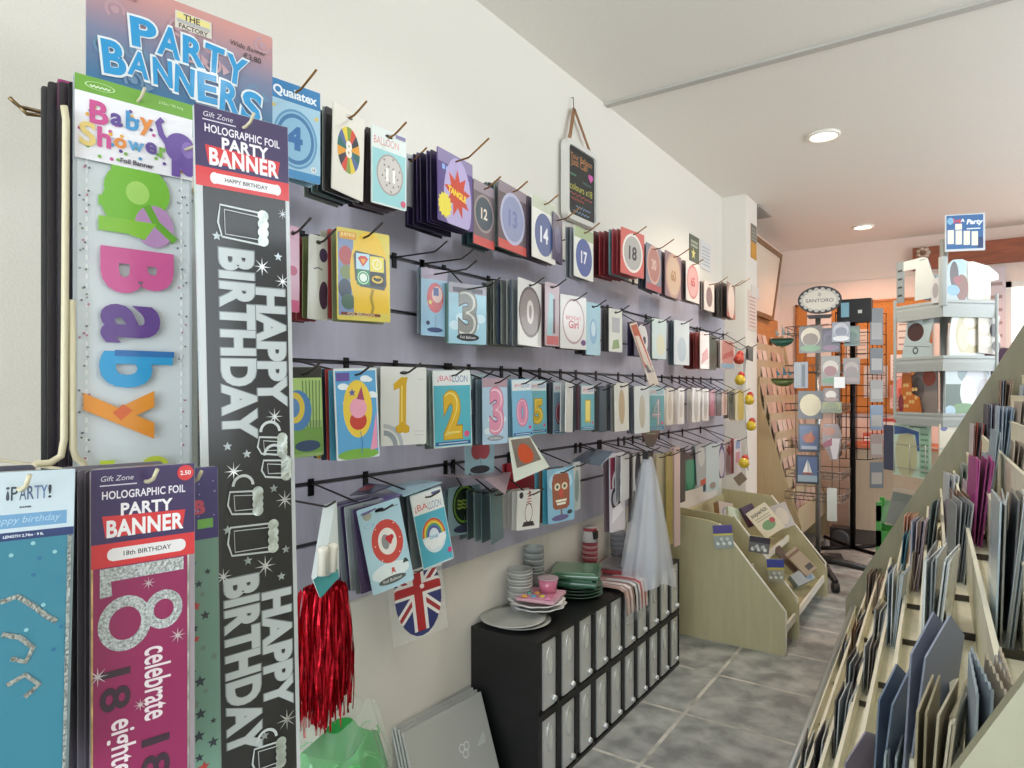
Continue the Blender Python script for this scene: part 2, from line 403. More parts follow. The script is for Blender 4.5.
def pack(sh, px, row, xo, yaw=0.0, roll=0.0, col='#bfdbe6', design=None, n=0, bcol=None, dx=0.014, cat='balloon pack', name='balloon_pack', t=0.003, hk=True, kind='print', label=None, tip=0.03, xt=0.03, slot=True, zmax=None, bname=None):
    uL, uR, vT, vB = px
    P = onX((uL + uR) / 2, vT, xo)
    w, h, top = solve(uL, uR, vT, vB, P, yaw)
    zg, rn, wire, xw = ROWS[row]
    jit = random.Random(sh)
    mw = face(top, yaw, roll, 0)
    r = thing(name, label or '%s, on the %s hook row' % (sh, rn), cat, mw, 'packs hung on the %s hook row' % rn)
    link('card_sleeve', bodymesh(w, h, t, slot), r).data.materials[0] = mat(col, kind)
    if design:
        pr = Print(r, w, h, t / 2); design(pr); pr.done()
    if slot and w > 0.05:
        pass
    P2 = Vector((top.x, top.y, top.z - 0.017))
    xs = top.x
    for i in range(n):
        c = (bcol or EDGE)[i % len(bcol or EDGE)]
        bx = xo - dx * (i + 1) - (0.004 if i == 0 else 0)
        if bx < 0.035: break
        q = Vector((bx, top.y + jit.uniform(-.004, .004), top.z - jit.uniform(0, .006)))
        o = link(bname or name, bodymesh(w, h * jit.uniform(.96, 1.0), t, slot), None)
        o.data.materials[0] = mat(c, kind); o.matrix_world = face(q, yaw * 0.6 + jit.uniform(-.06, .06), roll * .5 + jit.uniform(-.012, .012))
        tag(o, 'edge-on pack behind the %s' % sh, cat, 'stack behind the %s' % sh)
    if hk:
        hook('metal hook carrying the %s' % sh, P2, xw, top.x + xt, zg, wire, tip=tip)
    return r
BL = '#bcdcea'
# --- printed designs
def d_round(disc, txt=None, tc='#ffffff', ring=None, head=None, foot=None, cy=.48, r=.36, asp=1.15, ts=.3, headh=.16):
    r, asp = min(.43, r * 1.12), 1.0
    def f(p):
        if head: p.rect('header_card', 0.0, 1 - headh, 1, 1, head)
        if foot: p.rect('bottom_strip', 0.0, 0, 1, .14, foot)
        if ring: p.ell('balloon_picture', .5, cy, min(.485, r * 1.16), min(.485, r * 1.16), ring)
        p.ell('balloon_picture', .5, cy, r, r * asp, disc)
        if txt: p.text('number', txt, .5, cy, ts, tc, bold=.03)
    return f
def balloon_word(p, x=.5, y=.885, w=.8, hgt=.15, c1='#d9637c', c2='#5a7fb0'):
    p.text('lettering', '\u00a1BAL', x - w * .22, y, w * .5, c1, th=hgt); p.text('lettering', 'LOON', x + w * .27, y, w * .5, c2, th=hgt)
def d_balloon(digit, col, dark, body='#55b3c6', head='#e8ecee', cy=.42, w=.42):
    def f(p):
        p.rect('picture_panel', .02, .02, .98, .8, body)
        p.rect('header_card', .02, .8, .98, .985, head)
        balloon_word(p, hgt=.15)
        p.text('balloon_picture', digit, .5, cy, w * 1.15, col, th=1.08, bold=.06, out=(dark, .016, .02))
        p.text('balloon_highlight', digit, .485, cy + .01, w * .98, '#efdc7c' if col.startswith('#dc') or col.startswith('#d8') or col.startswith('#d9') else '#f0c0d0', th=.96, bold=-.035)
        p.ell('price_sticker', .86, .16, .07, .07, '#d6577f')
        p.rect('bottom_strip', .04, .03, .96, .075, '#2f5f97')
        p.rect('small_print', .12, .047, .88, .057, '#dfe9f2')
    return f
def d_silver3(p):
    p.rect('header_card', 0, .83, 1, 1, '#a9a2ad'); p.rect('header_stripe', .1, .85, .9, .93, '#5d5866')
    for k in range(5): p.ell('sky_print', .15 + .17 * k, .3 + .13 * (k % 3), .14, .1, '#cfe6f0')
    p.text('balloon_picture', '3', .5, .5, .5, '#8f8f8a', th=1.05, bold=.06, out=('#5f605d', .012, .02)); p.text('balloon_highlight', '3', .49, .505, .44, '#d4d4cc', th=.95, bold=-.03)
    p.line('ribbon', [(.5, .25), (.52, .16)], .02, '#8f9396'); p.ell('size_badge', .5, .11, .3, .085, '#2b2b30'); p.text('small_print', 'Foil Balloon', .5, .11, .4, '#e7e7e7')
def d_pink3(p):
    p.rect('header_card', 0, .86, 1, 1, '#b59aa6')
    for k in range(5): p.ell('sky_print', .2 + .15 * k, .2 + .17 * (k % 3), .14, .1, '#dbeaf4')
    p.text('balloon_picture', '3', .56, .5, .56, '#e497b4', th=1.5, bold=.06, out=('#b4567d', .014, .02)); p.text('balloon_highlight', '3', .545, .505, .48, '#f6d3e0', th=1.36, bold=-.035)
    p.ell('size_badge', .5, .09, .33, .09, '#9099a6'); p.text('small_print', 'Foil Balloon', .5, .09, .44, '#f0f0f0')
def d_gold1(p):
    p.ring('arc_print', .06, .0, .34, .42, '#b7bec4', a0=0, a1=PI / 2); p.ring('arc_print', .06, .0, .2, .3, '#9aa4ab', a0=0, a1=PI / 2)
    for sx, c, q in ((1, '#a97f13', 0), (.92, '#d9ac1e', .004)):
        p.poly('balloon_picture', [(.33 + .16 * (1 - sx), .17 + q), (.31 + .16 * (1 - sx), .235), (.39, .27), (.40, .73), (.28 + .1 * (1 - sx), .70), (.27 + .1 * (1 - sx), .78), (.34, .82), (.44, .87), (.58 - .1 * (1 - sx), .87), (.55, .78), (.54, .27), (.62 - .1 * (1 - sx), .23), (.61 - .1 * (1 - sx), .165 + q), (.53, .15 + q), (.47, .165), (.41, .15 + q)], c)
    p.line('balloon_highlight', [(.45, .3), (.45, .76)], .03, '#f3dc7a')
    p.rect('small_print', .72, .12, .95, .125, '#b9bec2'); p.rect('small_print', .72, .17, .95, .175, '#b9bec2'); p.rect('small_print', .8, .84, .94, .845, '#b9bec2')
def d_scene(p):
    p.rect('sky_print', .02, .4, .98, .97, '#a9c87a'); p.rect('header_card', 0, .88, 1, 1, '#2b2a2b')
    for k in range(6): p.line('tree_print', [(.5 + .08 * k, .3), (.48 + .09 * k, .85)], .03, '#5f7a48')
    p.rect('grass_print', .02, .04, .98, .32, '#6f9a4c'); p.ell('balloon_picture', .34, .52, .36, .5, '#4a7fb5'); p.ell('balloon_picture', .26, .55, .26, .38, '#d9c04a'); p.ell('balloon_picture', .22, .55, .17, .24, '#5b87b8')
    p.ell('size_badge', .58, .12, .34, .14, '#33496b')
def d_party_scene(p):
    p.rect('sky_print', .03, .03, .97, .97, '#5fa9dc')
    for x, y in ((.2, .8), (.72, .88), (.86, .7), (.3, .62)): p.ell('cloud_print', x, y, .12, .07, '#eef5fa'); p.ell('cloud_print', x + .08, y - .012, .09, .05, '#eef5fa')
    p.ell('grass_print', .5, .05, .47, .12, '#7db24a'); p.ell('balloon_picture', .52, .55, .34, .62, '#f0cf4a')
    p.ell('balloon_picture', .52, .42, .2, .2, '#c9463c'); p.ell('balloon_picture', .53, .56, .2, .22, '#f0a7c0'); p.poly('balloon_picture', [(.5, .66), (.68, .64), (.62, .8)], '#a8466f')
    p.star('star_print', .4, .73, .09, '#5a5ea8'); p.rect('purple_flash', .05, .86, .35, .95, '#6a55a0'); p.poly('pink_flash', [(.78, .08), (.95, .5), (.95, .1)], '#ee9dbd'); p.line('ribbon', [(.56, .3), (.6, .16), (.57, .05)], .018, '#3f7bb8')
    
def d_emblems(p):
    p.rect('side_print', .02, .05, .3, .95, '#7d8fb5')
    p.ell('side_print', .16, .7, .12, .16, '#b04a4a'); p.ell('side_print', .17, .52, .11, .12, '#7a8a4f'); p.ell('side_print', .14, .34, .12, .16, '#3f4a5c'); p.ell('side_print', .2, .2, .13, .13, '#4d6a5a')
    p.ell('balloon_picture', .6, .52, .37, .72, '#e9c02c'); p.rect('balloon_picture', .3, .1, .97, .34, '#e9c02c')
    p.rect('logo_box', .05, .88, .36, .96, '#d99a2a'); p.text('logo_box', 'JUSTICE', .2, .925, .26, '#f4e3a0', bold=.03)
    fr = [(.3, .72), (.34, .77), (.88, .74), (.92, .7), (.93, .42), (.88, .36), (.42, .38), (.33, .45)]
    p.poly('emblem_frame', fr, '#4b5059')
    p.rect('emblem_tile', .35, .57, .6, .745, '#bfe0ec'); p.rect('emblem_tile', .61, .56, .88, .73, '#ecdc5a'); p.rect('emblem_tile', .36, .4, .6, .56, '#2f8a55'); p.rect('emblem_tile', .61, .4, .89, .55, '#2e2f33')
    p.poly('shield_emblem', [(.38, .69), (.43, .72), (.53, .72), (.58, .69), (.48, .6)], '#c9402f'); p.poly('shield_emblem', [(.43, .685), (.53, .685), (.48, .63)], '#e9a52d')
    p.ring('bolt_emblem', .745, .645, .07, .09, '#f7f4da'); p.poly('bolt_emblem', [(.8, .71), (.72, .645), (.75, .645), (.69, .58), (.78, .65), (.745, .65)], '#f7f4da')
    p.ell('ring_emblem', .48, .48, .07, .07, '#eaf5ec'); p.ring('ring_emblem', .48, .48, .09, .11, '#bfe3c8')
    p.ell('oval_emblem', .75, .475, .11, .065, '#e6c12e'); p.poly('oval_emblem', [(.66, .48), (.7, .5), (.73, .485), (.75, .495), (.77, .485), (.8, .5), (.84, .48), (.8, .46), (.75, .45), (.7, .46)], '#2e2f33')
    p.rect('caption_strip', .06, .055, .8, .085, '#7b3b2a'); p.text('caption_strip', 'FOIL BALLOON', .43, .07, .5, '#f0d9b0')
    p.line('ribbon', [(.66, .36), (.62, .26), (.66, .16), (.63, .08)], .05, '#a98b1e')
def d_redballoon(p):
    p.rect('header_card', 0, .84, 1, 1, '#b4a3b8'); p.rect('sky_print', .02, .02, .98, .82, '#9fc6e2')
    p.ell('balloon_picture', .53, .57, .32, .48, '#d25a5f'); p.ell('balloon_picture', .6, .62, .2, .26, '#f2c9c3'); p.rect('picture_panel', .46, .6, .66, .72, '#4a5a9a'); p.star('star_print', .34, .5, .1, '#e7d96a'); p.line('ribbon', [(.54, .32), (.56, .22), (.53, .12)], .016, '#6c7f98')
    p.ell('size_badge', .52, .09, .3, .08, '#3a4a7d'); p.ell('round_logo', .25, .19, .07, .07, '#25355e')
def d_qualatex(p):
    p.rect('header_card', 0, .8, 1, 1, '#2f7fb8'); p.text('lettering', 'Qualatex', .5, .885, .86, '#eef5fa', bold=.03)
    p.ell('balloon_picture', .5, .42, .44, .55, '#8fc0de'); p.ring('balloon_picture', .5, .42, .31, .37, '#3f7ab0', asp=1.25); p.ring('balloon_picture', .5, .42, .4, .43, '#5d95c2', asp=1.25)
    p.star('star_print', .92, .7, .06, '#e3c95a'); p.star('star_print', .08, .72, .05, '#e3c95a')
    p.text('number', '4', .47, .43, .34, '#2f6fae', th=.44, bold=.05); p.rect('bottom_strip', .0, .0, 1, .09, '#3c8cc4'); p.ell('size_badge', .86, .14, .055, .055, '#e8f0f4'); p.text('size_badge', '18', .86, .14, .06, '#333a44')
def d_eight(p):
    for k in range(14):
        a0 = 2 * PI * k / 14; p.ring('balloon_picture', .5, .53, .0, .36, ['#e8a23a', '#3d3f4a', '#d9503f', '#8b9f4a', '#e9d24a', '#5b6ea0', '#2f6f6a'][k % 7], a0=a0, a1=a0 + 2 * PI / 14, n=3, asp=1.35)
    p.text('number', '8', .5, .54, .2, '#f6f1e6', th=.36, bold=.05)
def d_eleven(p):
    p.rect('picture_panel', .03, .02, .97, .72, '#9bd0d3'); p.text('lettering', 'BALLOON', .42, .83, .7, '#d98a86', th=.17)
    p.ell('balloon_picture', .52, .42, .38, .46, '#a99f9a'); p.ell('balloon_picture', .52, .42, .34, .42, '#cdc7c2')
    for k in range(16): p.ell('balloon_picture', .52 + .29 * math.cos(k * 2.4) * (.5 + .5 * (k % 3) / 2), .42 + .22 * math.sin(k * 2.4) * (.5 + .5 * (k % 3) / 2), .025, .025, '#8b807b')
    p.text('number', '11', .53, .41, .26, '#fbf7f0', bold=.04); p.ell('price_sticker', .9, .08, .075, .075, '#d05c78'); p.rect('logo_box', .68, .93, .97, .98, '#8d83a8')
def d_tangle(p):
    p.rect('picture_panel', .0, .0, 1, 1, '#5d4c86'); p.rect('header_card', 0, .82, 1, 1, '#8c82a8')
    [p.rect('blue_lettering_band', .12 + .1 * j, .73 - .012 * j, .19 + .1 * j, .8 - .012 * j, '#8fb3e6') for j in range(8)]
    p.ell('oval_print', .55, .36, .4, .66, '#b3a6d0'); p.star('burst_print', .54, .46, .38, '#c9452f', n=9, inner=.55)
    p.text('lettering_burst', 'TANGLE', .53, .46, .52, '#f1d436', bold=.05, rot=-.15); p.star('yellow_badge', .18, .24, .2, '#ead94b', n=14, inner=.8)
def d_ring_heart(p):
    p.ell('sky_print', .5, .2, .45, .2, '#e5f0f2'); p.ell('balloon_picture', .55, .55, .37, .49, '#d4524b'); p.ell('balloon_picture', .55, .55, .22, .3, '#f5f1ec')
    p.ell('balloon_picture', .5, .55, .09, .17, '#97989a'); p.ell('heart_print', .57, .585, .06, .06, '#c8323a'); p.ell('heart_print', .65, .585, .06, .06, '#c8323a'); p.poly('heart_print', [(.515, .58), (.705, .58), (.61, .5)], '#c8323a')
    for k in range(8): p.ell('balloon_highlight', .55 + .3 * math.cos(k * .8), .55 + .26 * math.sin(k * .8), .015, .015, '#f6dcd6')
    p.poly('ribbon', [(.53, .235), (.58, .235), (.61, .16), (.54, .19), (.5, .15)], '#cc5a50')
    p.ell('size_badge', .5, .1, .33, .085, '#5b6160'); p.text('small_print', 'Foil Balloon', .5, .1, .44, '#e9ece9', rot=.0)
    p.ell('corner_print', .2, .9, .1, .09, '#aeb3a6'); p.rect('small_print', .76, .92, .94, .93, '#6d7f93'); p.ring('corner_print', .2, .79, .1, .115, '#7fb2d6', asp=.4); p.poly('badge_print', [(.8, .24), (.95, .24), (.9, .29), (.85, .29)], '#3f4a4a')
def d_rainbow(p):
    p.rect('picture_panel', .02, .02, .98, .72, '#58b4cc'); p.rect('header_card', .02, .72, .98, .985, '#eef1f0'); p.text('lettering', '\u00a1BA', .28, .8, .4, '#d9575c', th=.22); p.text('lettering', 'LLOON', .7, .8, .42, '#8a9cc0', th=.22)
    p.ell('balloon_picture', .52, .4, .37, .5, '#dfeef6')
    for i, c in enumerate(('#c9483f', '#e6a13a', '#e9d75a', '#6aa55c', '#4f7fb8', '#5d4c9a')): p.ring('rainbow_print', .52, .4, .33 - .035 * i, .365 - .035 * i, c, a0=0, a1=PI, asp=1.35)
    for x, y in ((.3, .33), (.45, .27), (.62, .28), (.75, .34), (.52, .34)): p.ell('cloud_print', x, y, .13, .11, '#f4f8fa')
    p.text('cloud_lettering', 'ONE', .5, .38, .26, '#5fa9d4', bold=.02); p.ell('price_sticker', .92, .14, .07, .075, '#cf4f86'); p.rect('logo_box', .66, .93, .95, .965, '#6a6f9a')
def d_tiki(p):
    p.ell('sky_print', .5, .75, .45, .3, '#b9dcee')
    p.poly('balloon_picture', [(.18, .3), (.16, .75), (.24, .9), (.76, .9), (.84, .75), (.82, .3), (.72, .24), (.28, .24)], '#a2604a')
    for k in range(6): p.line('mask_lines', [(.2 + .12 * k, .27), (.2 + .12 * k, .88)], .012, '#7c4234')
    for x in (.36, .64): p.ell('mask_eyes', x, .66, .11, .1, '#e9dcc0'); p.ell('mask_eyes', x, .66, .05, .05, '#4a5f55')
    p.ell('mask_nose', .5, .54, .07, .12, '#c9574a'); p.poly('mask_mouth', [(.28, .42), (.72, .42), (.66, .32), (.34, .32)], '#f0ead8'); p.line('mask_mouth', [(.3, .37), (.7, .37)], .02, '#7c4234')
    p.rect('ribbon', .47, .12, .53, .24, '#7c5a4a'); p.ell('size_badge', .45, .085, .33, .08, '#6d6590'); p.ell('round_logo', .82, .16, .1, .06, '#3a3f49')
def d_gnome(p):
    p.ell('hole_reinforcement', .16, .88, .09, .1, '#2f2f33'); p.poly('hat_print', [(.38, .62), (.62, .62), (.58, .95), (.5, 1.0), (.46, .9)], '#a05050')
    for k in range(4): p.line('hat_print', [(.4, .66 + .07 * k), (.61, .68 + .07 * k)], .05, '#efe9e4')
    p.ell('figure_print', .5, .42, .16, .3, '#e9e6e0'); p.ring('figure_print', .5, .42, .15, .17, '#6d3a3a', asp=1.8); p.poly('figure_print', [(.3, .2), (.7, .2), (.78, .08), (.22, .08)], '#3b3336')
def d_photo(p):
    p.rect('photo_print', .05, .3, .95, .95, '#8d8378'); p.rect('photo_print', .5, .5, .95, .95, '#4c4743'); p.rect('photo_print', .05, .3, .5, .95, '#c9b9a6'); p.ell('photo_print', .52, .55, .34, .42, '#c94a1f'); p.ell('photo_print', .45, .62, .2, .22, '#e0692f'); p.rect('white_border', .05, .03, .95, .3, '#dfe6dc')
def d_flag(p):
    ov = []
    p.ell('balloon_picture', .52, .6, .42, .68, '#32386e')
    def cl(q):  # stay inside the oval
        r = []
        for x, y in q:
            dx, dy = (x - .52) / .42, (y - .6) / (.68 * p.w / p.h); L = math.hypot(dx, dy)
            if L > 1: x = .52 + .42 * dx / L; y = .6 + .68 * p.w / p.h * dy / L
            r.append((x, y))
        return r
    def band(x0, y0, x1, y1, wd, c):
        n = 10; d = Vector((x1 - x0, y1 - y0)); nn = Vector((-d.y, d.x)).normalized() * wd / 2; A = []; B = []
        for i in range(n + 1):
            q = Vector((x0, y0)) + d * i / n; A.append(tuple(q + nn)); B.append(tuple(q - nn))
        p.poly('flag_print', cl(A + B[::-1]), c)
    band(.1, .95, .95, .25, .15, '#e8e4e0'); band(.95, .98, .1, .25, .15, '#e8e4e0'); band(.1, .95, .95, .25, .06, '#a63038'); band(.95, .98, .1, .25, .06, '#a63038')
    band(.52, 1.2, .52, .1, .26, '#e8e4e0'); band(.05, .68, .99, .68, .2, '#e8e4e0'); band(.52, 1.2, .52, .1, .15, '#b02a30'); band(.05, .68, .99, .68, .12, '#b02a30')
    p.rect('header_card', 0, .9, 1, 1, '#d9d4d2'); p.ell('balloon_highlight', .6, .7, .04, .04, '#f6e6e4')
def d_darkballoon(p):
    p.ell('balloon_picture', .5, .62, .38, .5, '#1f2b20'); p.ring('balloon_picture', .5, .62, .3, .34, '#6f9a3a', asp=1.3); [p.line('balloon_scribble', [(.28 + .055 * j, .7 - .07 * k + .02 * math.sin(j * 2.3 + k)) for j in range(9)], .045, '#8fb04a') for k in range(3)]
    p.line('ribbon', [(.5, .38), (.5, .22)], .03, '#4a6a52'); p.ell('size_badge', .5, .12, .34, .1, '#3c3f57'); p.ell('round_logo', .86, .32, .07, .07, '#4a5a68')
def d_heartlow(p):
    p.ell('balloon_picture', .4, .72, .2, .25, '#b0525a'); p.ell('balloon_picture', .64, .72, .2, .25, '#b0525a'); p.poly('balloon_picture', [(.22, .68), (.82, .68), (.52, .48)], '#b0525a'); p.line('ribbon', [(.52, .48), (.52, .3)], .02, '#8c9aa4'); p.ell('size_badge', .5, .14, .34, .11, '#3b3d44'); p.rect('header_card', 0, .9, 1, 1, '#8f98a2')

# top row, from the banner stand towards the pillar
pack('pale blue number four foil balloon pack', (269, 320, 85, 179), 'A', .25, .18, 0, '#a9d0e6', d_qualatex, 3, ['#6f97b0', '#8fb4c8', '#4f6a80'], .012, tip=.04)
pack('white pack with rainbow number eight disc', (333, 364, 111, 196), 'A', .25, -.16, -.03, '#e9e5da', d_eight, 6, ['#3c3a3d', '#8c9896', '#2f3a40', '#6f8a8a', '#444048', '#9aa39c'], .016)
pack('pale teal number eleven balloon pack', (371, 406, 131, 207), 'A', .25, .1, 0, '#dfe6e2', d_eleven, 5, ['#3f3536', '#5a4a52', '#31292d', '#6d6168', '#45393f'], .015)
pack('plain pale grey card pack beside the number eleven', (398, 423, 155, 207), 'A', .16, .05, 0, '#bcbcc2', None, 1, ['#9a9aa2'], hk=True, tip=.03)
pack('violet toy pack with yellow star burst', (437, 472, 156, 226), 'A', .25, -.12, .02, '#5d4c86', d_tangle, 7, ['#2f2546', '#3a2d57', '#241d38', '#41315c', '#2a2140', '#352a50', '#221b34'], .017, 'toy pack', 'toy_pack', tip=.06, xt=.06)
pack('dark round number pack beside the violet toy pack', (473, 494, 184, 247), 'A', .22, -.1, 0, '#6f6166', d_round('#45525c', '12', '#e9dccb', '#9a8c8a', '#9a8d95', '#c8544f', .52), 3, ['#3c5a62', '#2c3138', '#4d6a70'], .014, tip=.035)
pack('dark number thirteen pack with lilac disc and red foot', (498, 526, 187, 252), 'A', .22, -.1, 0, '#5f5258', d_round('#8d94b4', '13', '#6f78a4', '#b4b4cc', '#8a7d86', '#c9564f', .5, .34, 1.3), 4, ['#7f8f8a', '#2f3a36', '#5c6a62', '#3c2f35'], .014)
pack('white number fourteen pack with navy disc', (532, 555, 200, 261), 'A', .22, -.1, 0, '#e6e4dc', d_round('#5a6a96', '14', '#eef0f4', None, '#c3c9b4', None, .42, .36, 1.3, .34, .2), 3, ['#4c4350', '#2d2630', '#6f6874'], .014)
pack('dark lilac slim pack beside the number fourteen', (553, 562, 216, 262), 'A', .2, -.3, 0, '#5f5470', d_round('#8e86a4', None, r=.3), 1, ['#3a3344'], tip=.045, xt=.05)
pack('white number seventeen pack with navy disc', (574, 593, 229, 279), 'A', .22, -.05, 0, '#e6e6de', d_round('#4d64a0', '17', '#eef0f4', None, '#a9b890', None, .42, .38, 1.3, .32, .22), 3, ['#8a8f94', '#5a5f66', '#a2a8aa'], .014, tip=.04)
pack('red number eighteen foil balloon pack', (621, 644, 231, 276), 'A', .25, .12, -.02, '#d86a62', d_round('#b9b4ae', '18', '#3f3d42', '#efe6de', None, None, .5, .34, 1.15, .34), 7, ['#8c3238', '#a8404a', '#6f9296', '#7a2a32', '#9a3a42', '#54262c', '#8f3a40'], .022, tip=.035)
pack('slate grey pack with coral number disc', (646, 661, 246, 291), 'A', .24, -.05, 0, '#8f95a4', d_round('#c58a82', '30', '#f0d6c6', '#e3b8ac', None, '#c2656a', .58, .34, 1.5, .3), 3, ['#4a4c56', '#6b6e78', '#3c3e48'], .014, tip=.05, xt=.05)
pack('mauve pack with gold number sixty disc', (665, 681, 254, 298), 'A', .24, -.03, 0, '#9d7f86', d_round('#e0c3a8', '60', '#b8875a', '#cfa89a', None, None, .5, .36, 1.4, .3), 2, ['#75636c', '#544850'], .014, tip=.05, xt=.04)
pack('white pack with red number disc near poster', (686, 699, 262, 302), 'A', .22, 0, 0, '#e9e2dc', d_round('#e6b4b0', '65', '#c8545a', '#d98a88', None, None, .5, .34, 1.5, .3), 2, ['#6a5a5c', '#8a7c7c'], .014, tip=.03)
pack('cream pack with dark oval', (704, 714, 282, 311), 'A', .22, 0, 0, '#e4dad2', d_round('#8a6f70', None, r=.28, asp=1.8), 2, ['#b9a8a4', '#8f7f7d'], .014, tip=.05, xt=.06)
pack('white disc pack with red foot by pillar', (727, 735, 284, 318), 'A', .2, -.1, 0, '#8c7a78', d_round('#e4d9d0', None, r=.36, asp=1.7, foot='#b5524f'), 4, ['#4a4343', '#5c5352', '#3f3838', '#6a5a58'], .022, tip=.06, xt=.06)
pack('farthest maroon pack', (721, 727, 285, 314), 'A', .1, -.1, 0, '#6f4a4c', None, 2, ['#4c3a3c', '#5c4345'], .02, tip=.05, xt=.08)
# second row
pack('pink pack half hidden by the black banner', (286, 299, 226, 312), 'B', .27, .1, 0, '#cfa2b8', d_round('#b8486f', None, r=.3, asp=2.0, foot='#c2527c'), 3, ['#6d2d3c', '#7a3444', '#58242f'], .025, hk=True)
pack('white pack with dark balloon beside yellow emblem pack', (309, 328, 236, 320), 'B', .2, .0, -.02, '#cfcfc6', lambda p: (p.ell('balloon_picture', .75, .78, .22, .3, '#4d3a5c'), p.ell('balloon_picture', .8, .3, .25, .6, '#4a2f45'), p.line('illegible_print', [(.25, .6), (.5, .62), (.7, .6)], .05, '#3a3a40')), 4, ['#6d7a4a', '#7f2f38', '#8e3a42', '#5c242c'], .022)
pack('yellow pack with four hero emblems', (336, 389, 231, 321), 'B', .25, .22, .015, '#d9c85a', d_emblems, 3, ['#8b9272', '#a33a3c', '#b7b8a6'], .018, tip=.035)
pack('blue pack with red party balloon', (421, 447, 269, 336), 'B', .07, .25, 0, '#a9cde6', d_redballoon, 1, tip=.03, xt=.14)
pack('blue pack with silver number three', (448.5, 486, 284, 344), 'B', .12, .3, 0, '#a5cfe0', d_silver3, 2, ['#93b8b0', '#6f8f86'], .01, xt=.1)
pack('white pack with grey ball balloon', (518, 541, 281, 346), 'B', .2, -.12, 0, '#e3e3e0', d_round('#8b8484', '0', '#d8d4d0', '#5e585a', None, None, .52, .4, 1.2, .3), 9, ['#7f8688', '#4a5468', '#9aa09c', '#8d9390', '#434d60', '#a6aaa5', '#7a807c', '#8f958f', '#5c6466'], .016)
pack('crinkled silver and pink foil pack', (545, 559, 283, 346), 'B', .21, .15, 0, '#b9a2a8', lambda p: (p.poly('foil_band', [(.1, .1), (.5, .1), (.6, .8), (.3, .85)], '#9fc0c6'), p.rect('bottom_strip', .1, .02, .95, .16, '#c56a6a'), p.rect('dark_band', .55, .2, .7, .75, '#5a3c44')), 2, ['#5c4a50', '#3c3438'], .016)
pack('white birthday girl balloon pack', (560, 586, 296, 349), 'B', .22, .15, 0, '#dedbd8', lambda p: (p.ring('balloon_picture', .5, .52, .39, .43, '#b89aa0', asp=1.25), p.ell('balloon_picture', .5, .52, .38, .47, '#e8e0de'), p.text('lettering', 'BIRTHDAY', .5, .58, .58, '#cf6f7d', bold=.02), p.text('lettering', 'Girl', .5, .46, .38, '#cf5f72', bold=.02), p.ell('round_logo', .88, .13, .1, .07, '#6d4a7a')), 3, ['#7d3c40', '#4a2c30', '#8f8a88'], .014)
pack('narrow iridescent pale blue pack', (586, 600, 303, 355), 'B', .22, .1, 0, '#aed3e2', lambda p: (p.ell('balloon_picture', .5, .45, .26, .5, '#8fb8d8'), p.ell('balloon_picture', .5, .5, .16, .3, '#c9e0ea'), ), 3, ['#3a3438', '#2a262a', '#53494d'], .018, slot=True)
pack('white pack with green sprig', (609, 622, 309, 352), 'B', .22, .1, 0, '#dcdcd4', lambda p: (p.rect('picture_panel', .2, .45, .8, .8, '#b4b4b8'), p.poly('leaf_print', [(.2, .05), (.8, .1), (.7, .3), (.3, .26)], '#8fa674'), ), 2, ['#4c4a4c', '#6a686a'], .018, tip=.035)
pack('dark purple pack with white panda face', (634, 650, 322, 356), 'B', .2, .1, 0, '#4d4060', lambda p: (p.ell('balloon_picture', .48, .45, .36, .5, '#d8d5d4'), p.ell('balloon_picture', .36, .52, .1, .13, '#38324a'), p.ell('balloon_picture', .62, .46, .1, .13, '#38324a'), p.ell('balloon_picture', .48, .32, .07, .07, '#38324a')), 2, ['#322b42', '#51486a'], .016, label='dark purple pack with black and white face on the second hook row')
pack('iridescent white foil pack beside panda', (652, 666, 319, 359), 'B', .22, .15, 0, '#d3e2e0', lambda p: (p.ell('balloon_picture', .6, .35, .3, .4, '#e2dfc4')), 3, ['#6f7c7c', '#8a9694', '#525c60'], .014, label='iridescent white foil pack beside the black and white face pack')
pack('large glossy white pack mid row', (674, 689, 321, 365), 'B', .22, .15, 0, '#d5dee2', lambda p: (p.ell('balloon_picture', .5, .35, .3, .4, '#b9c9d4')), 3, ['#5a6872', '#47545c', '#74828a'], .014)
pack('white and red pack beside a red stack', (700, 709, 332, 369), 'B', .22, .1, 0, '#e0cfca', lambda p: (p.poly('red_print', [(.1, .1), (.9, .3), (.8, .6), (.2, .4)], '#cc7d78'), p.rect('bottom_strip', .05, .02, .95, .12, '#e8e4e0')), 5, ['#8f3a38', '#a34742', '#7a2f30', '#963f3c', '#842f30'], .02, tip=.045, xt=.05)
pack('dark green slim pack', (709, 716, 336, 370), 'B', .2, 0, 0, '#4c564e', None, 2, ['#3f4842', '#5c665e'], .014, tip=.045, xt=.05)
pack('red and white pack with blue foot near pillar', (720, 735, 341, 369), 'B', .2, .05, 0, '#dccbc4', lambda p: (p.ell('balloon_picture', .5, .6, .4, .5, '#cf8f88'), p.rect('bottom_strip', .05, .02, .95, .2, '#8fb2c8'), p.poly('red_print', [(.1, .3), (.9, .5), (.8, .7), (.2, .5)], '#bf5f58')), 2, ['#b4a49e', '#8a7d78'], .014, tip=.05, xt=.06)
pack('grey price tag pack last on row', (744, 753, 346, 360), 'B', .2, -.4, .1, '#5c5856', None, 0, tip=.03)
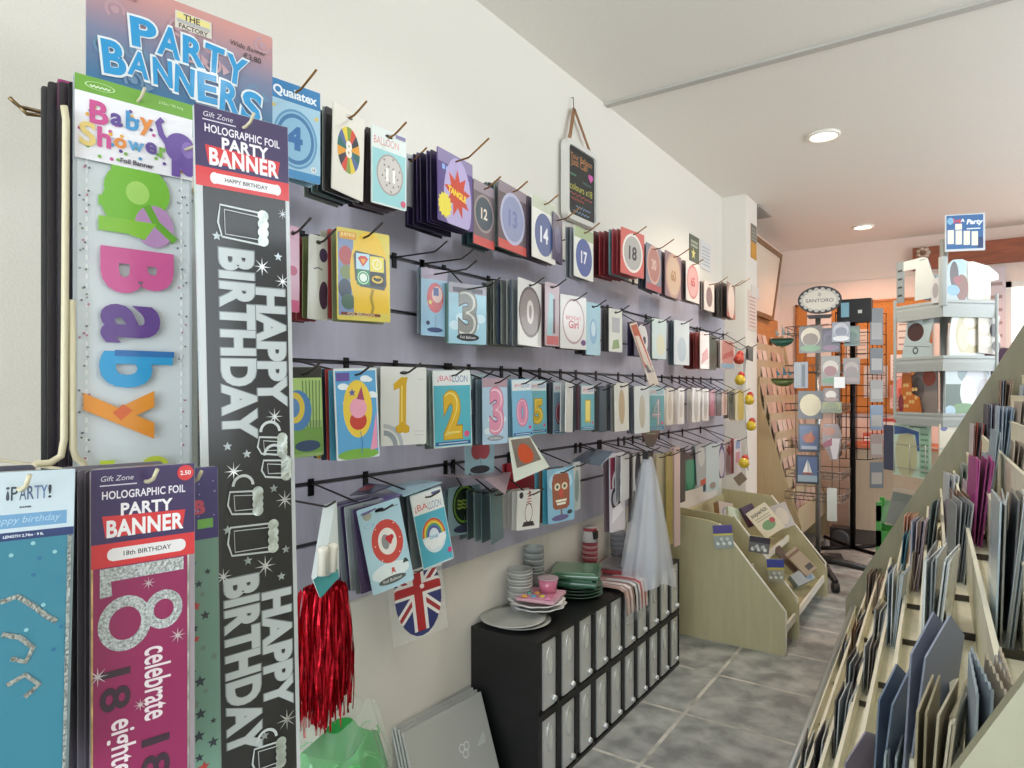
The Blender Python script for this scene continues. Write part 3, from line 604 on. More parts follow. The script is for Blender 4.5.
# third row
pack('leafy scene balloon pack half hidden', (283, 321, 367, 457), 'C', .25, .2, .03, '#8fae6e', d_scene, 2, ['#c2a455', '#5c5f6c'], .016, label='balloon pack with a leafy park scene half hidden by the black banner')
pack('blue party scene balloon pack', (333, 376, 368, 459), 'C', .27, .28, .045, '#dfe7ea', d_party_scene, 5, ['#4f97b4', '#b03f38', '#30404e', '#c69f3a', '#3a4a5a'], .016)
pack('white pack with gold number one', (380.5, 426, 367, 445), 'C', .24, .3, 0, '#e4e5e2', d_gold1, 4, ['#8f9490', '#b3b8b4', '#7a807c', '#a2a8a4'], .012)
pack('teal pack with gold number two', (432, 470, 370, 447), 'C', .24, .3, .03, '#c9d8d8', d_balloon('2', '#dcb12c', '#a77f16'), 5, ['#7a8682', '#8c9a94', '#5f6a68', '#a3ada8', '#767f7b'], .013)
pack('pack with dark blue number three', (466, 486, 374, 441), 'C', .13, .3, 0, '#9fb4b8', lambda p: (p.text('balloon_picture', '3', .45, .5, .62, '#27465f', th=1.5, bold=.06), p.text('balloon_highlight', '3', .44, .505, .54, '#4a7090', th=1.36, bold=-.035)), 1, xt=.04)
pack('pale blue pack with pink number three', (482, 507, 378, 444), 'C', .22, .28, .01, '#b3cfe6', d_pink3, 3, ['#5c6c78', '#8494a0', '#46525c'], .014)
pack('teal pack with gold number five', (529, 546, 380, 434), 'C', .18, .25, .015, '#7fb9c6', d_balloon('5', '#d8b42e', '#a5831a', '#6fb4c4', '#d6dfe2', .42, .48), 3, ['#48606c', '#6c8490', '#2c3a44'], .014)
pack('pale blue pack with pink number nought', (511, 531, 379, 437), 'C', .24, .3, .04, '#8fc0d8', d_balloon('0', '#dd8fae', '#b0567c', '#7fb8d8', '#dfe6e8', .42, .5), 2, ['#6f98ac', '#9fb8c4'], .014)
pack('pack with maroon number nought balloon', (553, 567, 382, 434), 'C', .2, .2, 0, '#9aa8ae', d_balloon('0', '#8c3a4c', '#5c2230', '#7c98a6', '#c9d0d2', .4, .6), 3, ['#4b4f58', '#2f333c', '#62666e'], .014)
pack('plain folded white pack', (566, 573, 383, 432), 'C', .24, -.25, -.06, '#e3e6e6', None, 1, ['#c2c6c8'])
pack('teal pack with gold number one', (581, 594, 385, 430), 'C', .24, .2, 0, '#7db4c0', d_balloon('1', '#d9c04a', '#9a8020', '#6fb0bc', '#d9d2d4', .42, .34), 2, ['#7a5c66', '#5c4650'], .014)
pack('slim navy pack', (599, 606, 386, 432), 'C', .22, .1, 0, '#3a5060', None, 5, ['#2f4450', '#4b6470', '#27363f', '#557078', '#30434e'], .03, xt=.03)
pack('white pack with gold print', (614, 628, 383, 431), 'C', .24, .15, .03, '#e0ded6', lambda p: p.ell('balloon_picture', .5, .5, .22, .7, '#c2ac8c'), 3, ['#8b8a88', '#54585e', '#6f7478'], .014)
pack('glossy white pack before the teal number four', (634, 649, 386, 433), 'C', .25, .15, .02, '#dfe4e4', lambda p: (p.ell('balloon_picture', .5, .45, .2, .6, '#c6c0b0')), 3, ['#5c626c', '#7c828a', '#474c56'], .014, label='glossy white pack on the third hook row beside the teal number four pack')
pack('teal pack with grey number four', (648, 664, 387, 430), 'C', .22, .25, 0, '#79b2bc', d_balloon('4', '#8ea4a8', '#5f7b80', '#6aa8b2', '#b9d4d8', .42, .5), 2, ['#4c6a70', '#66868c'], .014)
for (a, b_, c, d_, nm, col, pc) in ((666, 673, 388, 425, 'cream pack just past the teal number four', '#d9d2c6', '#bcb2a2'), (678, 684, 388, 424, 'white slim pack past the cream one', '#dedad6', '#c4bcb8'), (692, 700, 388, 422, 'white pack with grey oval', '#dcdad8', '#b4b0ae'), (702, 708.5, 389, 421, 'second white pack with grey oval', '#d8d6d4', '#aeaaa8'),
        (709, 715, 390, 416, 'magenta pack on third row', '#8c3450', '#a84a66'), (716, 721, 391, 416, 'black pack on third row', '#26232a', '#3c3840'), (722, 727, 391, 415, 'pink and white patterned pack', '#dcc2b4', '#b88a80'), (729, 734, 392, 419, 'dark green oval pack', '#5a625c', '#3c443e'), (735, 746, 390, 420, 'yellow and white party pack', '#d8d0b0', '#c9b25a')):
    pack(nm, (a, b_, c, d_), 'C', .22, .1, 0, col, (lambda q: (lambda p: p.ell('balloon_picture', .5, .5, .28, .9, q)))(pc), 1, [col], .03)
# lowest row
ROWS['E'] = (0.955, 'bottom', DARK, 0.018)
pack('pale blue pack with red ring balloon and heart', (356, 399, 504, 592), 'D', .27, .35, .2, '#b5d8e6', d_ring_heart, 7, ['#4a3a5f', '#7a8288', '#9aa2a6', '#3a3050', '#868e92', '#5a4a70', '#6f777c'], .016, tip=.02)
pack('teal pack with rainbow balloon', (409, 441, 491, 568), 'D', .25, .35, .2, '#cfe2e6', d_rainbow, 3, ['#5a6468', '#3c4448', '#7c868a'], .014, tip=.02)
pack('clear bag with union flag balloon', (385, 441, 566, 640), 'E', .14, .35, .12, '#e6e6e4', d_flag, 0, t=.004, kind='clear', label='clear bag holding an oval union flag foil balloon below the rainbow pack')
pack('grey blue pack with dark leafy balloon', (448, 480, 486, 534), 'D', .1, .2, 0, '#8cabb4', d_darkballoon, 1, ['#6d858c'], xt=.12)
pack('teal slim pack in a drooping bunch', (490, 502, 490, 542), 'D', .2, -.2, .06, '#5f7a80', None, 4, ['#4c6468', '#73898c', '#3f5458', '#5a7276'], .03)
pack('dark red pack behind the gnome card', (507, 537, 462, 506), 'D', .08, .2, 0, '#9c2732', None, 2, ['#7a1f28', '#b03a42'], .012, xt=.05)
pack('white gnome picture card', (517.5, 540, 490, 529), 'D', .22, .2, -.04, '#e6e4e0', d_gnome, 3, ['#d4d2ce', '#b9b4b0', '#dedcd8'], .022)
pack('blue pack with square brown mask balloon', (547, 573, 468, 522), 'D', .23, .25, .03, '#8fbfd8', d_tiki, 3, ['#4aa0b8', '#7a5a4a', '#5fa8c0'], .018)
pack('slim white pack beside the mask balloon', (573, 580, 462, 510), 'D', .2, -.1, 0, '#cdd8da', lambda p: p.ell('picture', .5, .5, .3, .9, '#8fa8ac'), 1, ['#8fb0b4'])
pack('magenta and white pack with dark glasses', (609, 624, 453, 531), 'D', .22, .15, .02, '#d8d2dc', lambda p: (p.rect('magenta_panel', .05, .55, .95, .95, '#8a3350'), p.ring('glasses_print', .5, .62, .22, .34, '#e4dede', asp=1.5), p.ell('glasses_print', .5, .62, .22, .3, '#4a2c38'), p.ring('glasses_print', .4, .42, .2, .32, '#3a3038', asp=1.4), p.poly('pale_patch', [(.1, .1), (.9, .25), (.7, .35), (.2, .3)], '#f0ecf4')), 2, ['#6d5a62', '#8a7880'], .014, hk=True)  # includes a flat pale polygon low on the face
pack('crinkled white strip pack', (621, 629, 455, 500), 'D', .24, -.2, -.03, '#dddde0', None, 1, ['#b9b9bc'])
pack('white pack with dark oval mirror', (632, 643, 452, 521), 'D', .22, .1, 0, '#8a827e', lambda p: (p.rect('panel', .08, .45, .95, .97, '#d8d6d2'), p.ell('oval_print', .52, .7, .27, 1.0, '#39363a'), p.ell('oval_print', .52, .62, .18, .5, '#6a6460')), 1, ['#5f5a58'])
pack('dull gold ribbon strip', (656, 664, 454, 545), 'D', .24, .1, .015, '#b4aa8c', None, 1, ['#cfc6ac'], .02, cat='ribbon pack', name='ribbon_pack')
pack('mustard ribbon strip', (666, 672.5, 452, 545), 'D', .26, .1, 0, '#a39050', None, 1, ['#8c7a40'], .02, cat='ribbon pack', name='ribbon_pack')
pack('pale pink ribbon strip', (674, 680, 447, 546), 'D', .26, .1, 0, '#d0b6b2', None, 1, ['#bfa4a0'], .02, cat='ribbon pack', name='ribbon_pack')
pack('black slim pack past the ribbons', (680.5, 685, 448, 502), 'D', .24, 0, 0, '#242126', None, 1, ['#333036'], .02)
pack('dark green bagged pack', (685, 695, 452, 490), 'D', .24, .1, 0, '#1f6a52', lambda p: (p.ell('oval_print', .5, .5, .4, .8, '#2f8a6c'), p.rect('header_card', 0, .8, 1, 1, '#3a2c38')), 0)
pack('grey pack with red tip', (695, 706, 444, 486), 'D', .26, .1, .12, '#a4a8ac', lambda p: (p.rect('red_tip', .3, 0, .8, .14, '#c4503c'), p.ell('oval_print', .5, .7, .3, .4, '#c2c4c4')), 1, ['#7d8288'], .02)
pack('clear and white bagged pack', (706, 719, 444, 491), 'D', .28, .15, 0, '#bccbd0', lambda p: (p.ell('grey_print', .5, .12, .24, .12, '#9a8c84')), 1, ['#8aa0b0'], .02)
pack('white card with navy ring', (718, 725, 442, 478), 'D', .26, .1, 0, '#c9c4d0', lambda p: p.ring('ring_print', .5, .42, .38, .5, '#463f80', asp=2.1), 0)
pack('white card with red spot', (723, 733, 441, 475), 'D', .2, .1, 0, '#e4dcd8', lambda p: p.poly('red_print', [(.3, .75), (.6, .9), (.9, .7), (.6, .55)], '#b8484a'), 1, ['#cfc6c2'])
pack('pale strip card with pink print', (734, 741, 438, 473), 'D', .26, .1, 0, '#ddd6da', lambda p: (p.rect('pink_print', .2, .3, .8, .6, '#cf96a8'), p.rect('blue_print', .2, .7, .8, .92, '#8fa8d0')), 1, ['#b8525a'], .02)
hook('empty dark hook, first of the bare ones beside the yellow emblem pack', Vector((.18, 1.46, 1.768)), .018, .2, 1.77, DARK)
hook('empty dark hook between the red balloon pack and the silver three', Vector((.18, 1.585, 1.768)), .018, .2, 1.77, DARK)
# third-row strays
pack('clear blue pack with small red heart', (465, 494, 441, 474), 'C', .1, .25, 0, '#a8cbd6', d_heartlow, 0, hk=False, label='clear blue heart balloon pack hanging low behind the pink number three pack')
def loose(name, label, cat, pts, col, th=.003, kind='print', design=None):
    """a card or pack lying loose: four corners given as (u, v, distance from the wall)"""
    q = [onX(u, v, X) for u, v, X in pts]; n = (q[1] - q[0]).cross(q[2] - q[0]).normalized()
    c = sum(q, Vector()) / 4; r = thing(name, label, cat, T(*c))
    vs = [p - c + n * th for p in q] + [p - c for p in q]
    M().add(vs, [(0, 1, 2, 3), (7, 6, 5, 4), (0, 4, 5, 1), (1, 5, 6, 2), (2, 6, 7, 3), (3, 7, 4, 0)]).build('card_sleeve', mat(col, kind), r)
    if design:
        for nm, cc, uv in design:
            def bil(a, b): return (q[0] * (1 - a) + q[1] * a) * (1 - b) + (q[3] * (1 - a) + q[2] * a) * b
            pp = [bil(a, b) - c for a, b in uv]; off = n * (th + .0006); k = len(pp)
            M().add([p + off for p in pp] + [p + off * .2 for p in pp], [tuple(range(k))]).build(nm, mat(cc, 'print'), r)
    return r
el = lambda cx, cy, rx, ry, n=20: [(cx + rx * math.cos(2 * PI * i / n), cy + ry * math.sin(2 * PI * i / n)) for i in range(n)]
loose('balloon_pack', 'tilted white pack with orange balloon photo dangling below the number nought pack', 'balloon pack', [(514, 482, .26), (549, 467, .28), (529, 436, .25), (508, 438, .24)], '#d9e0d6', design=[('photo_print', '#7a6f66', [(.12, .28), (.9, .28), (.95, .95), (.08, .95)]), ('balloon_picture', '#c94a1f', el(.5, .56, .26, .26)), ('balloon_highlight', '#e58a4a', el(.42, .62, .08, .08))])
loose('balloon_pack', 'pinkish pack lying flat across hooks above the dark leafy balloon', 'balloon pack', [(427, 475, .03), (484, 479, .22), (505, 494.5, .3), (511, 472, .1)], '#b39aa2')
loose('balloon_pack', 'blue sheet pack lying flat across hooks above the mask balloon', 'balloon pack', [(572, 461, .04), (601, 466, .3), (614, 452, .28), (590, 449, .03)], '#5f7688')
loose('balloon_pack', 'purple pack lying flat on top of the red ring balloon stack', 'balloon pack', [(336, 506, .06), (363, 516, .27), (402, 495, .27), (372, 494, .06)], '#5c4c8a')
loose('balloon_pack', 'light blue pack lying flat on top of the rainbow balloon stack', 'balloon pack', [(384, 488, .05), (404, 497, .24), (442, 483, .25), (418, 480, .06)], '#a3cbd8')
loose('balloon_pack', 'navy pack with red corner lying above the red ring stack', 'balloon pack', [(350, 496, .05), (372, 494, .2), (392, 486, .2), (368, 484, .05)], '#2c3350', design=[('red_print', '#a02a30', [(.1, .3), (.5, .3), (.5, .8), (.1, .8)])])
loose('banner_pack', 'long orange and white strip pack curling down from the second row', 'banner', [(650, 387, .27), (659, 384, .29), (636, 322, .22), (629, 324, .22)], '#d8c9bc', design=[('orange_print', '#b9543c', [(.1, .3), (.9, .3), (.9, .97), (.1, .97)]), ('dark_print', '#4a3a40', [(.2, .22), (.9, .2), (.8, .32), (.2, .34)])])
loose('price_card', 'small dark price card wedged below the teal number four pack', 'card', [(647, 447, .2), (653, 447, .2), (660, 430, .2), (640, 430, .2)], '#2b2f2c', design=[('green_lettering', '#4f8a5a', [(.25, .75), (.8, .75), (.8, .82), (.25, .82)])])
loose('price_card', 'tilted brown square card hanging below the pale strip card', 'card', [(739, 486, .27), (747, 479, .28), (741, 472, .27), (733, 478, .26)], '#6d5f4c')
# clip strip of small toys at the end of the panel
cs = thing('clip_strip', 'hanging strip at the end of the panel that carries yellow and red toys', 'clip strip', T(*onX(741, 350, .3)))
hook('metal hook carrying the end strip of yellow and red toys', onX(741, 350, .3), .018, .32, 1.77, DARK)
q0 = onX(741, 350, .3); q1 = onX(748, 470, .3); M().tube([Vector((0, 0, .006)), (q1 - q0) * .5 + Vector((.004, 0, 0)), q1 - q0], .003, 5).build('strip', mat('#cfd3d2', 'plastic'), cs)
for i, (u, v, lab) in enumerate(((739, 357, 'topmost toy on the end strip, mostly red'), (740, 378, 'second toy down the end strip, yellow with red top'), (749, 398, 'third toy down the end strip, red over yellow'), (751, 424, 'fourth toy down the end strip, yellow with red beak'), (744, 461, 'lowest toy on the end strip, all yellow below red'))):
    r = thing('toy_figure', lab, 'toy', T(*onX(u, v, .31)), 'toys on the end strip')
    M().lathe([(.0001, -.045), (.022, -.04), (.034, -.02), (.03, .0), (.018, .018), (.0001, .026)], 14).build('body', mat('#d9b92c' if i else '#c4452f', 'gloss'), r)
    M().lathe([(.0001, .0), (.02, .004), (.024, .02), (.014, .036), (.0001, .042)], 12, T(.004, .01, 0)).build('head', mat('#c03a2c', 'gloss'), r)
    M().tube([(0, 0, .03), (-.01, 0, .06)], .0015, 5).build('loop', mat('#cfd3d2', 'plastic'), r)
# red tinsel pom-pom pack on the lowest row
pp = onX(326, 503, .3)
r = thing('pom_pom', 'red tinsel pom-pom with white handles hanging from its white card', 'pom-pom', T(*pp))
cm = M()
q = [onX(u, v, X) - pp for u, v, X in ((324, 505, .27), (336, 501, .31), (339, 577, .33), (320, 597, .33), (312, 577, .29))]
n_ = (q[1] - q[0]).cross(q[2] - q[0]).normalized() * .002
cm.add([p + n_ for p in q] + [p - n_ for p in q], [(0, 1, 2, 3, 4), (9, 8, 7, 6, 5)] + [(i, i + 5, (i + 1) % 5 + 5, (i + 1) % 5) for i in range(5)]).build('header_card', mat('#d3dcdc', 'print'), r)
q = [onX(u, v, .335) - pp for u, v in ((314, 580), (322, 574), (329, 577), (338, 569), (339, 577), (321, 598))]
M().add(q + [p - Vector((.003, 0, 0)) for p in q], [(0, 1, 2, 3, 4, 5), (11, 10, 9, 8, 7, 6)]).build('teal_band', mat('#4aa3a8', 'print'), r)
for u, v0, v1 in ((323, 551, 576), (333, 548, 572)):
    a = onX(u, v0, .34) - pp; b = onX(u - 1, v1, .345) - pp
    M().tube([a + Vector((0, 0, .012)), a + Vector((0, 0, .009)), a, a + (b - a) * .15, b], [.002, .011, .0125, .0095, .0095], 12).build('handle', mat('#e4e0d4', 'gloss'), r)
rg = random.Random(3); tm = M(); c0 = onX(325, 588, .27) - pp; zb = onX(325, 715, .27).z - pp.z
for i in range(260):
    a = rg.uniform(0, 2 * PI); rr = .068 * math.sqrt(rg.random()); x, y = rr * math.cos(a) * .75, rr * math.sin(a)
    zt = c0.z + .012 * (1 - (rr / .068) ** 2); ze = zb + rg.uniform(-.012, .05) + .02 * (y / .062); w = rg.uniform(.0015, .0032); ph = rg.uniform(0, 6); t_ = rg.uniform(0, PI)
    vs = []; k = 9
    for j in range(k + 1):
        s = j / k; z = zt + (ze - zt) * s; sp = .86 + .14 * min(1, s * 4); tw = t_ + s * rg.uniform(1, 3)
        px_, py_ = c0.x + x * sp + .003 * math.sin(ph + 6 * s), c0.y + y * sp + .003 * math.cos(ph + 5 * s)
        vs += [(px_ - w * math.cos(tw), py_ - w * math.sin(tw), z), (px_ + w * math.cos(tw), py_ + w * math.sin(tw), z)]
    tm.add(vs, [(2 * j, 2 * j + 1, 2 * j + 3, 2 * j + 2) for j in range(k)])
to = tm.build('tinsel', mat('#b81226', 'foil'), r); to['kind'] = 'stuff'
hook('metal hook carrying the red tinsel pom-pom', Vector((pp.x, pp.y, pp.z - .008)), .018, pp.x + .02, 1.116, DARK, tip=.01)
# veil in a clear bag
vt = onX(648, 452, .26)
r = thing('bridal_veil', 'white tulle veil hanging over the far end of the black drawers', 'veil', T(*vt))
ln = vt.z - onX(648, 580, .28).z
def veil(u, v):
    a = 2 * PI * u; s = v ** .8; rad = .022 + .12 * s + .012 * s * math.sin(9 * a + 2 * v); return (rad * math.cos(a) * .8, rad * math.sin(a) * 1.15 - .01 * s, -.02 - ln * v - .02 * s * math.sin(3 * a))
vm = M().grid(veil, 72, 14).build('tulle', mat('#dfe3ea', 'veil'), r)
def veil2(u, v): x, y, z = veil(u + .05, v); return (x * .6, y * .6, z + .01)
M().grid(veil2, 48, 12).build('tulle', mat('#d3d8e2', 'veil'), r)
M().box(-.012, -.035, -.03, .012, .035, .004).build('comb', mat('#26242a', 'plastic'), r)
hook('metal hook carrying the white tulle veil', Vector((vt.x, vt.y, vt.z)), .018, vt.x + .03, 1.116, DARK)

# ------------------------------------------------------------------ chalkboard, posters and frame on the walls
cb = thing('chalkboard_sign', 'small chalkboard in a white frame hung by a brown strap', 'sign', T(.012, 2.635, 2.29))
def rr(w, h, r_, n=5):
    o = []
    for sx, sy, a0 in ((1, 1, 0), (-1, 1, PI / 2), (-1, -1, PI), (1, -1, 1.5 * PI)):
        for i in range(n): a = a0 + PI / 2 * i / (n - 1); o.append((sx * (w / 2 - r_) + r_ * math.cos(a), sy * (h / 2 - r_) + r_ * math.sin(a)))
    return o
FX = Matrix(((0, 0, 1), (1, 0, 0), (0, 1, 0))).to_4x4()
M().prism(rr(.3, .35, .035), 0, .03, FX, [rr(.252, .302, .02)]).build('frame', mat('#d9d7d0', 'plastic'), cb)
bo = M().prism(rr(.256, .306, .02), .004, .02, FX).build('board', mat('#262827', 'card'), cb)
pr = Print(bo, .25, .3, 0.0, ml=FX @ Matrix.Translation((0, .15, .0202))); pr.kind = 'card'
for (t_, x, y, w_, c) in (('Your Balloon', .5, .88, .8, '#c98a55'), ('Just Call', .42, .78, .6, '#c98a55'), ('colours x18', .5, .43, .84, '#c9c75a')):
    pr.text('chalk_lettering#' + t_, t_, x, y, w_, c)
for x0_, x1_, y_, c_ in ((.08, .3, .6, '#5f9a7c'), (.55, .88, .55, '#5c7a78'), (.08, .92, .32, '#b0584c'), (.12, .6, .25, '#b0584c'), (.3, .85, .15, '#7f9fc0'), (.2, .8, .07, '#7f9fc0')):
    pr.line('chalk_scribble', [(x0_ + (x1_ - x0_) * j / 16, y_ + .018 * math.sin(j * 2.1) + .01 * math.sin(j * 3.7)) for j in range(17)], .016, c_)
pr.ell('chalk_heart', .82, .69, .055, .05, '#cf5fa8'); pr.ell('chalk_heart', .9, .69, .055, .05, '#cf5fa8'); pr.poly('chalk_heart', [(.77, .69), (.95, .69), (.86, .6)], '#cf5fa8')
pr.done()
sm = M()
for s in (-1, 1):
    a = Vector((.014, s * .105, .165)); b = Vector((.006, -.045, .335)); d = (b - a); w = Vector((0, .012, 0))
    sm.add([a - w, a + w, b + w, b - w, a - w + Vector((.003, 0, 0)), a + w + Vector((.003, 0, 0)), b + w + Vector((.003, 0, 0)), b - w + Vector((.003, 0, 0))], [(0, 1, 2, 3), (7, 6, 5, 4), (0, 4, 5, 1), (1, 5, 6, 2), (2, 6, 7, 3), (3, 7, 4, 0)])
sm.build('strap', mat('#8d6544', 'card'), cb)
M().tube([(-.006, -.045, .385), (.003, -.045, .385), (.005, -.045, .34), (.008, -.045, .328), (.012, -.045, .334)], .0022, 6).build('wire_hanger', mat('#8f8a84', 'metal'), cb)
def poster(name, label, cat, px, X, col, design=None, t=.002, tilt=0):
    uL, uR, vT, vB = px; P = onX((uL + uR) / 2, vT, X); w, h, top = solve(uL, uR, vT, vB, P, 0.0)
    r = thing(name, label, cat, face(top, 0, tilt)); link('paper', bodymesh(w, h, t, False, .002), r).data.materials[0] = mat(col, 'card')
    if design: p = Print(r, w, h, t / 2); p.kind = 'card'; design(p); p.done()
    return r
poster('poster', 'dark green poster with yellow spot above the hooks by the pillar', 'poster', (689.5, 699, 236, 264), .003, '#5b6355', lambda p: ([p.line('illegible_print', [(.15 + .1 * j, .62 + .14 * k + .03 * (j % 2)) for j in range(8)], .09, '#aab0a0') for k in range(2)], p.star('yellow_spot', .4, .35, .22, '#e3d68a')))
poster('notice', 'white paper notice beside the dark green poster', 'notice', (700.5, 710.5, 242, 270), .003, '#d9d9da', lambda p: [p.rect('text_lines', .12, .15 + .12 * k, .9, .19 + .12 * k, '#a9acb4') for k in range(6)])
poster('poster', 'narrow grey and orange poster on the side of the white pillar', 'poster', (751, 756.5, 225, 259), .173, '#c98f2c', lambda p: (p.rect('grey_print', 0, .48, 1, 1, '#6f6f68'), [p.rect('text_lines', .15, .55 + .1 * k, .85, .58 + .1 * k, '#a8a498') for k in range(4)]))
poster('notice', 'pale pink list of prices on the pillar below the orange poster', 'notice', (748, 756.5, 291, 331), .173, '#dccdc4', lambda p: [p.rect('text_lines', .15, .1 + .09 * k, .85, .13 + .09 * k, '#bb938c') for k in range(9)])
nb = onX(762, 294, .2)
tag(M().box(0, 0, -.04, .004, .2, .045).build('notice', mat('#d9d4cf', 'card'), None, T(.172, 4.99, nb.z)), 'small white card sign fixed at the far edge of the pillar', 'notice')
pf = thing('picture_frame', 'brown framed picture tilted forward high on the wall past the pillar', 'picture', Matrix.Translation((-.04, 5.95, 2.02)) @ Matrix.Rotation(.13, 4, 'Y') @ FX)
M().prism([(-.55, 0), (.55, 0), (.55, .62), (-.55, .62)], 0, .03, None, [[(-.51, .04), (.51, .04), (.51, .58), (-.51, .58)]]).build('frame', mat('#7a5a38', 'wood'), pf)
M().prism([(-.52, .03), (.52, .03), (.52, .59), (-.52, .59)], .004, .02).build('picture', mat('#d9ccba', 'card'), pf)

# ------------------------------------------------------------------ wire stand with party banners, closest to the camera
CREAM = ('#cfc6a8', 'plastic'); YW = math.radians(12)
st = thing('banner_stand', 'cream wire banner stand topped by a pink and blue header board', 'display stand', T(.34, .52, 0))
B0 = Vector((.34, .52, 0))
def stp(p): return Vector(p) - B0
for y in (.56, .72): M().tube([stp((.33, y, 0.0)), stp((.33, y, 1.99))], .006, 8).build('post', mat(*CREAM), st)
bm_ = M(); bm_.tube([stp((.33, .48, .01)), stp((.75, .48, .01)), stp((.75, .74, .01)), stp((.33, .74, .01)), stp((.10, .74, .01)), stp((.10, .48, .01)), stp((.33, .48, .01))], .007, 8); bm_.build('base_frame', mat(*CREAM), st)
for z in (1.0, 1.45, 1.9): M().tube([stp((.33, .56, z)), stp((.33, .72, z))], .005, 8).build('cross_wire', mat(*CREAM), st)
up = [onX(64, 106, .5), onX(66, 120, .5), onX(65, 300, .5), onX(64, 440, .5), onX(61, 456, .5), onX(50, 463, .5), onX(36, 464, .5), onX(31, 470, .5)]
M().tube([stp(p) for p in up], .0045, 8).build('front_wire', mat(*CREAM), st)
up = [onX(72, 300, .5), onX(73, 448, .5), onX(76, 458, .5), onX(83, 462, .5), onX(86, 470, .5)]
M().tube([stp(p) for p in up], .0045, 8).build('front_wire', mat(*CREAM), st)
M().tube([stp(onX(u, v, .36)) for u, v in ((46, 113), (20, 107), (14, 102), (9, 97))], .0028, 6).build('hook_arm', mat('#8a7656', 'metal'), st)
M().tube([stp(onX(u, v, .36)) for u, v in ((46, 116), (27, 114), (20, 107))], .0028, 6).build('hook_arm', mat('#8a7656', 'metal'), st)
# header board
Pb = onX(179, 6, .36); w, h, top = solve(86, 272, 6, 136, Pb, YW)
hb = link('header_board', bodymesh(w, h, .004, False), st); hb.matrix_parent_inverse = st.matrix_world.inverted(); st_inv = Matrix.Translation(-B0)
hb.matrix_parent_inverse = Matrix.Identity(4); hb.matrix_local = st_inv @ face(top, YW)
gm_ = bpy.data.materials.new('header_print'); gm_.use_nodes = True; nt = gm_.node_tree; bs = nt.nodes['Principled BSDF']; bs.inputs['Roughness'].default_value = .4
tc = nt.nodes.new('ShaderNodeTexCoord'); sp_ = nt.nodes.new('ShaderNodeSeparateXYZ'); rp = nt.nodes.new('ShaderNodeValToRGB'); nt.links.new(tc.outputs['Generated'], sp_.inputs[0]); nt.links.new(sp_.outputs[1], rp.inputs[0]); nt.links.new(rp.outputs[0], bs.inputs['Base Color'])
rp.color_ramp.elements[0].position = .25; rp.color_ramp.elements[0].color = (*lin('#3c6f96'), 1); rp.color_ramp.elements[1].position = .95; rp.color_ramp.elements[1].color = (*lin('#c9928c'), 1)
e_ = rp.color_ramp.elements.new(.6); e_.color = (*lin('#7a7f9a'), 1)
hb.data.materials[0] = gm_
p = Print(hb, w, h, .002)
rg = random.Random(11)
for k in range(16):
    x, y = rg.uniform(.05, .95), rg.uniform(.1, .93); c = '#b9959f' if y > .6 else '#6688a6'
    p.ring('swirl_print', x, y, .035, .05, c, a0=k, a1=k + 4.4); p.ell('swirl_print', x, y, .02, .02, c); p.poly('swirl_print', [(x + .05, y + .03), (x + .1, y - .02), (x + .06, y - .06)], c)
p.rect('logo_box', .43, .8, .63, .93, '#d8d0c4'); p.rect('logo_box', .44, .875, .62, .92, '#e3d78a'); p.text('logo_lettering', 'THE', .52, .897, .09, '#5b4a40', bold=.03); p.rect('logo_box', .44, .845, .62, .873, '#b3b0ae'); p.text('logo_lettering', 'FACTORY', .53, .823, .16, '#5b4a40', bold=.03)
p.text('handwriting', 'Wide Banner', .845, .835, .22, '#3f3434', rot=-.02, skew=.15); p.text('handwriting', '\u20ac3.80', .87, .765, .11, '#3f3434', bold=.01); p.text('handwriting#2', 'Regular Banner', .19, .97, .26, '#96605f', skew=.15); p.text('handwriting#2', '\u20ac5.20', .17, .9, .13, '#96605f')
OUT = ('#dfe6ea', .012, .09)
for t_, x, y, w_, th_, r_ in (('P', .27, .665, .13, .16, .08), ('A', .4, .665, .12, .17, -.05), ('R', .53, .655, .12, .16, 0), ('T', .645, .65, .11, .16, -.06), ('Y', .77, .62, .13, .17, -.12), ('B', .125, .42, .11, .18, .1), ('A', .245, .425, .105, .14, -.05), ('N', .365, .42, .1, .15, .04), ('N', .48, .41, .105, .16, -.03), ('E', .605, .405, .11, .17, .03), ('R', .735, .385, .115, .18, -.05), ('S', .865, .36, .12, .19, -.12)):
    p.text('lettering_outline', t_, x, y, w_ + .024, '#dfe6ea', th=th_ + .024, rot=r_, bold=.06)
for t_, x, y, w_, th_, r_ in (('P', .27, .665, .13, .16, .08), ('A', .4, .665, .12, .17, -.05), ('R', .53, .655, .12, .16, 0), ('T', .645, .65, .11, .16, -.06), ('Y', .77, .62, .13, .17, -.12), ('B', .125, .42, .11, .18, .1), ('A', .245, .425, .105, .14, -.05), ('N', .365, .42, .1, .15, .04), ('N', .48, .41, .105, .16, -.03), ('E', .605, .405, .11, .17, .03), ('R', .735, .385, .115, .18, -.05), ('S', .865, .36, .12, .19, -.12)):
    p.text('lettering', t_, x, y, w_, '#1f93cc', th=th_, rot=r_, bold=.035)
p.done()
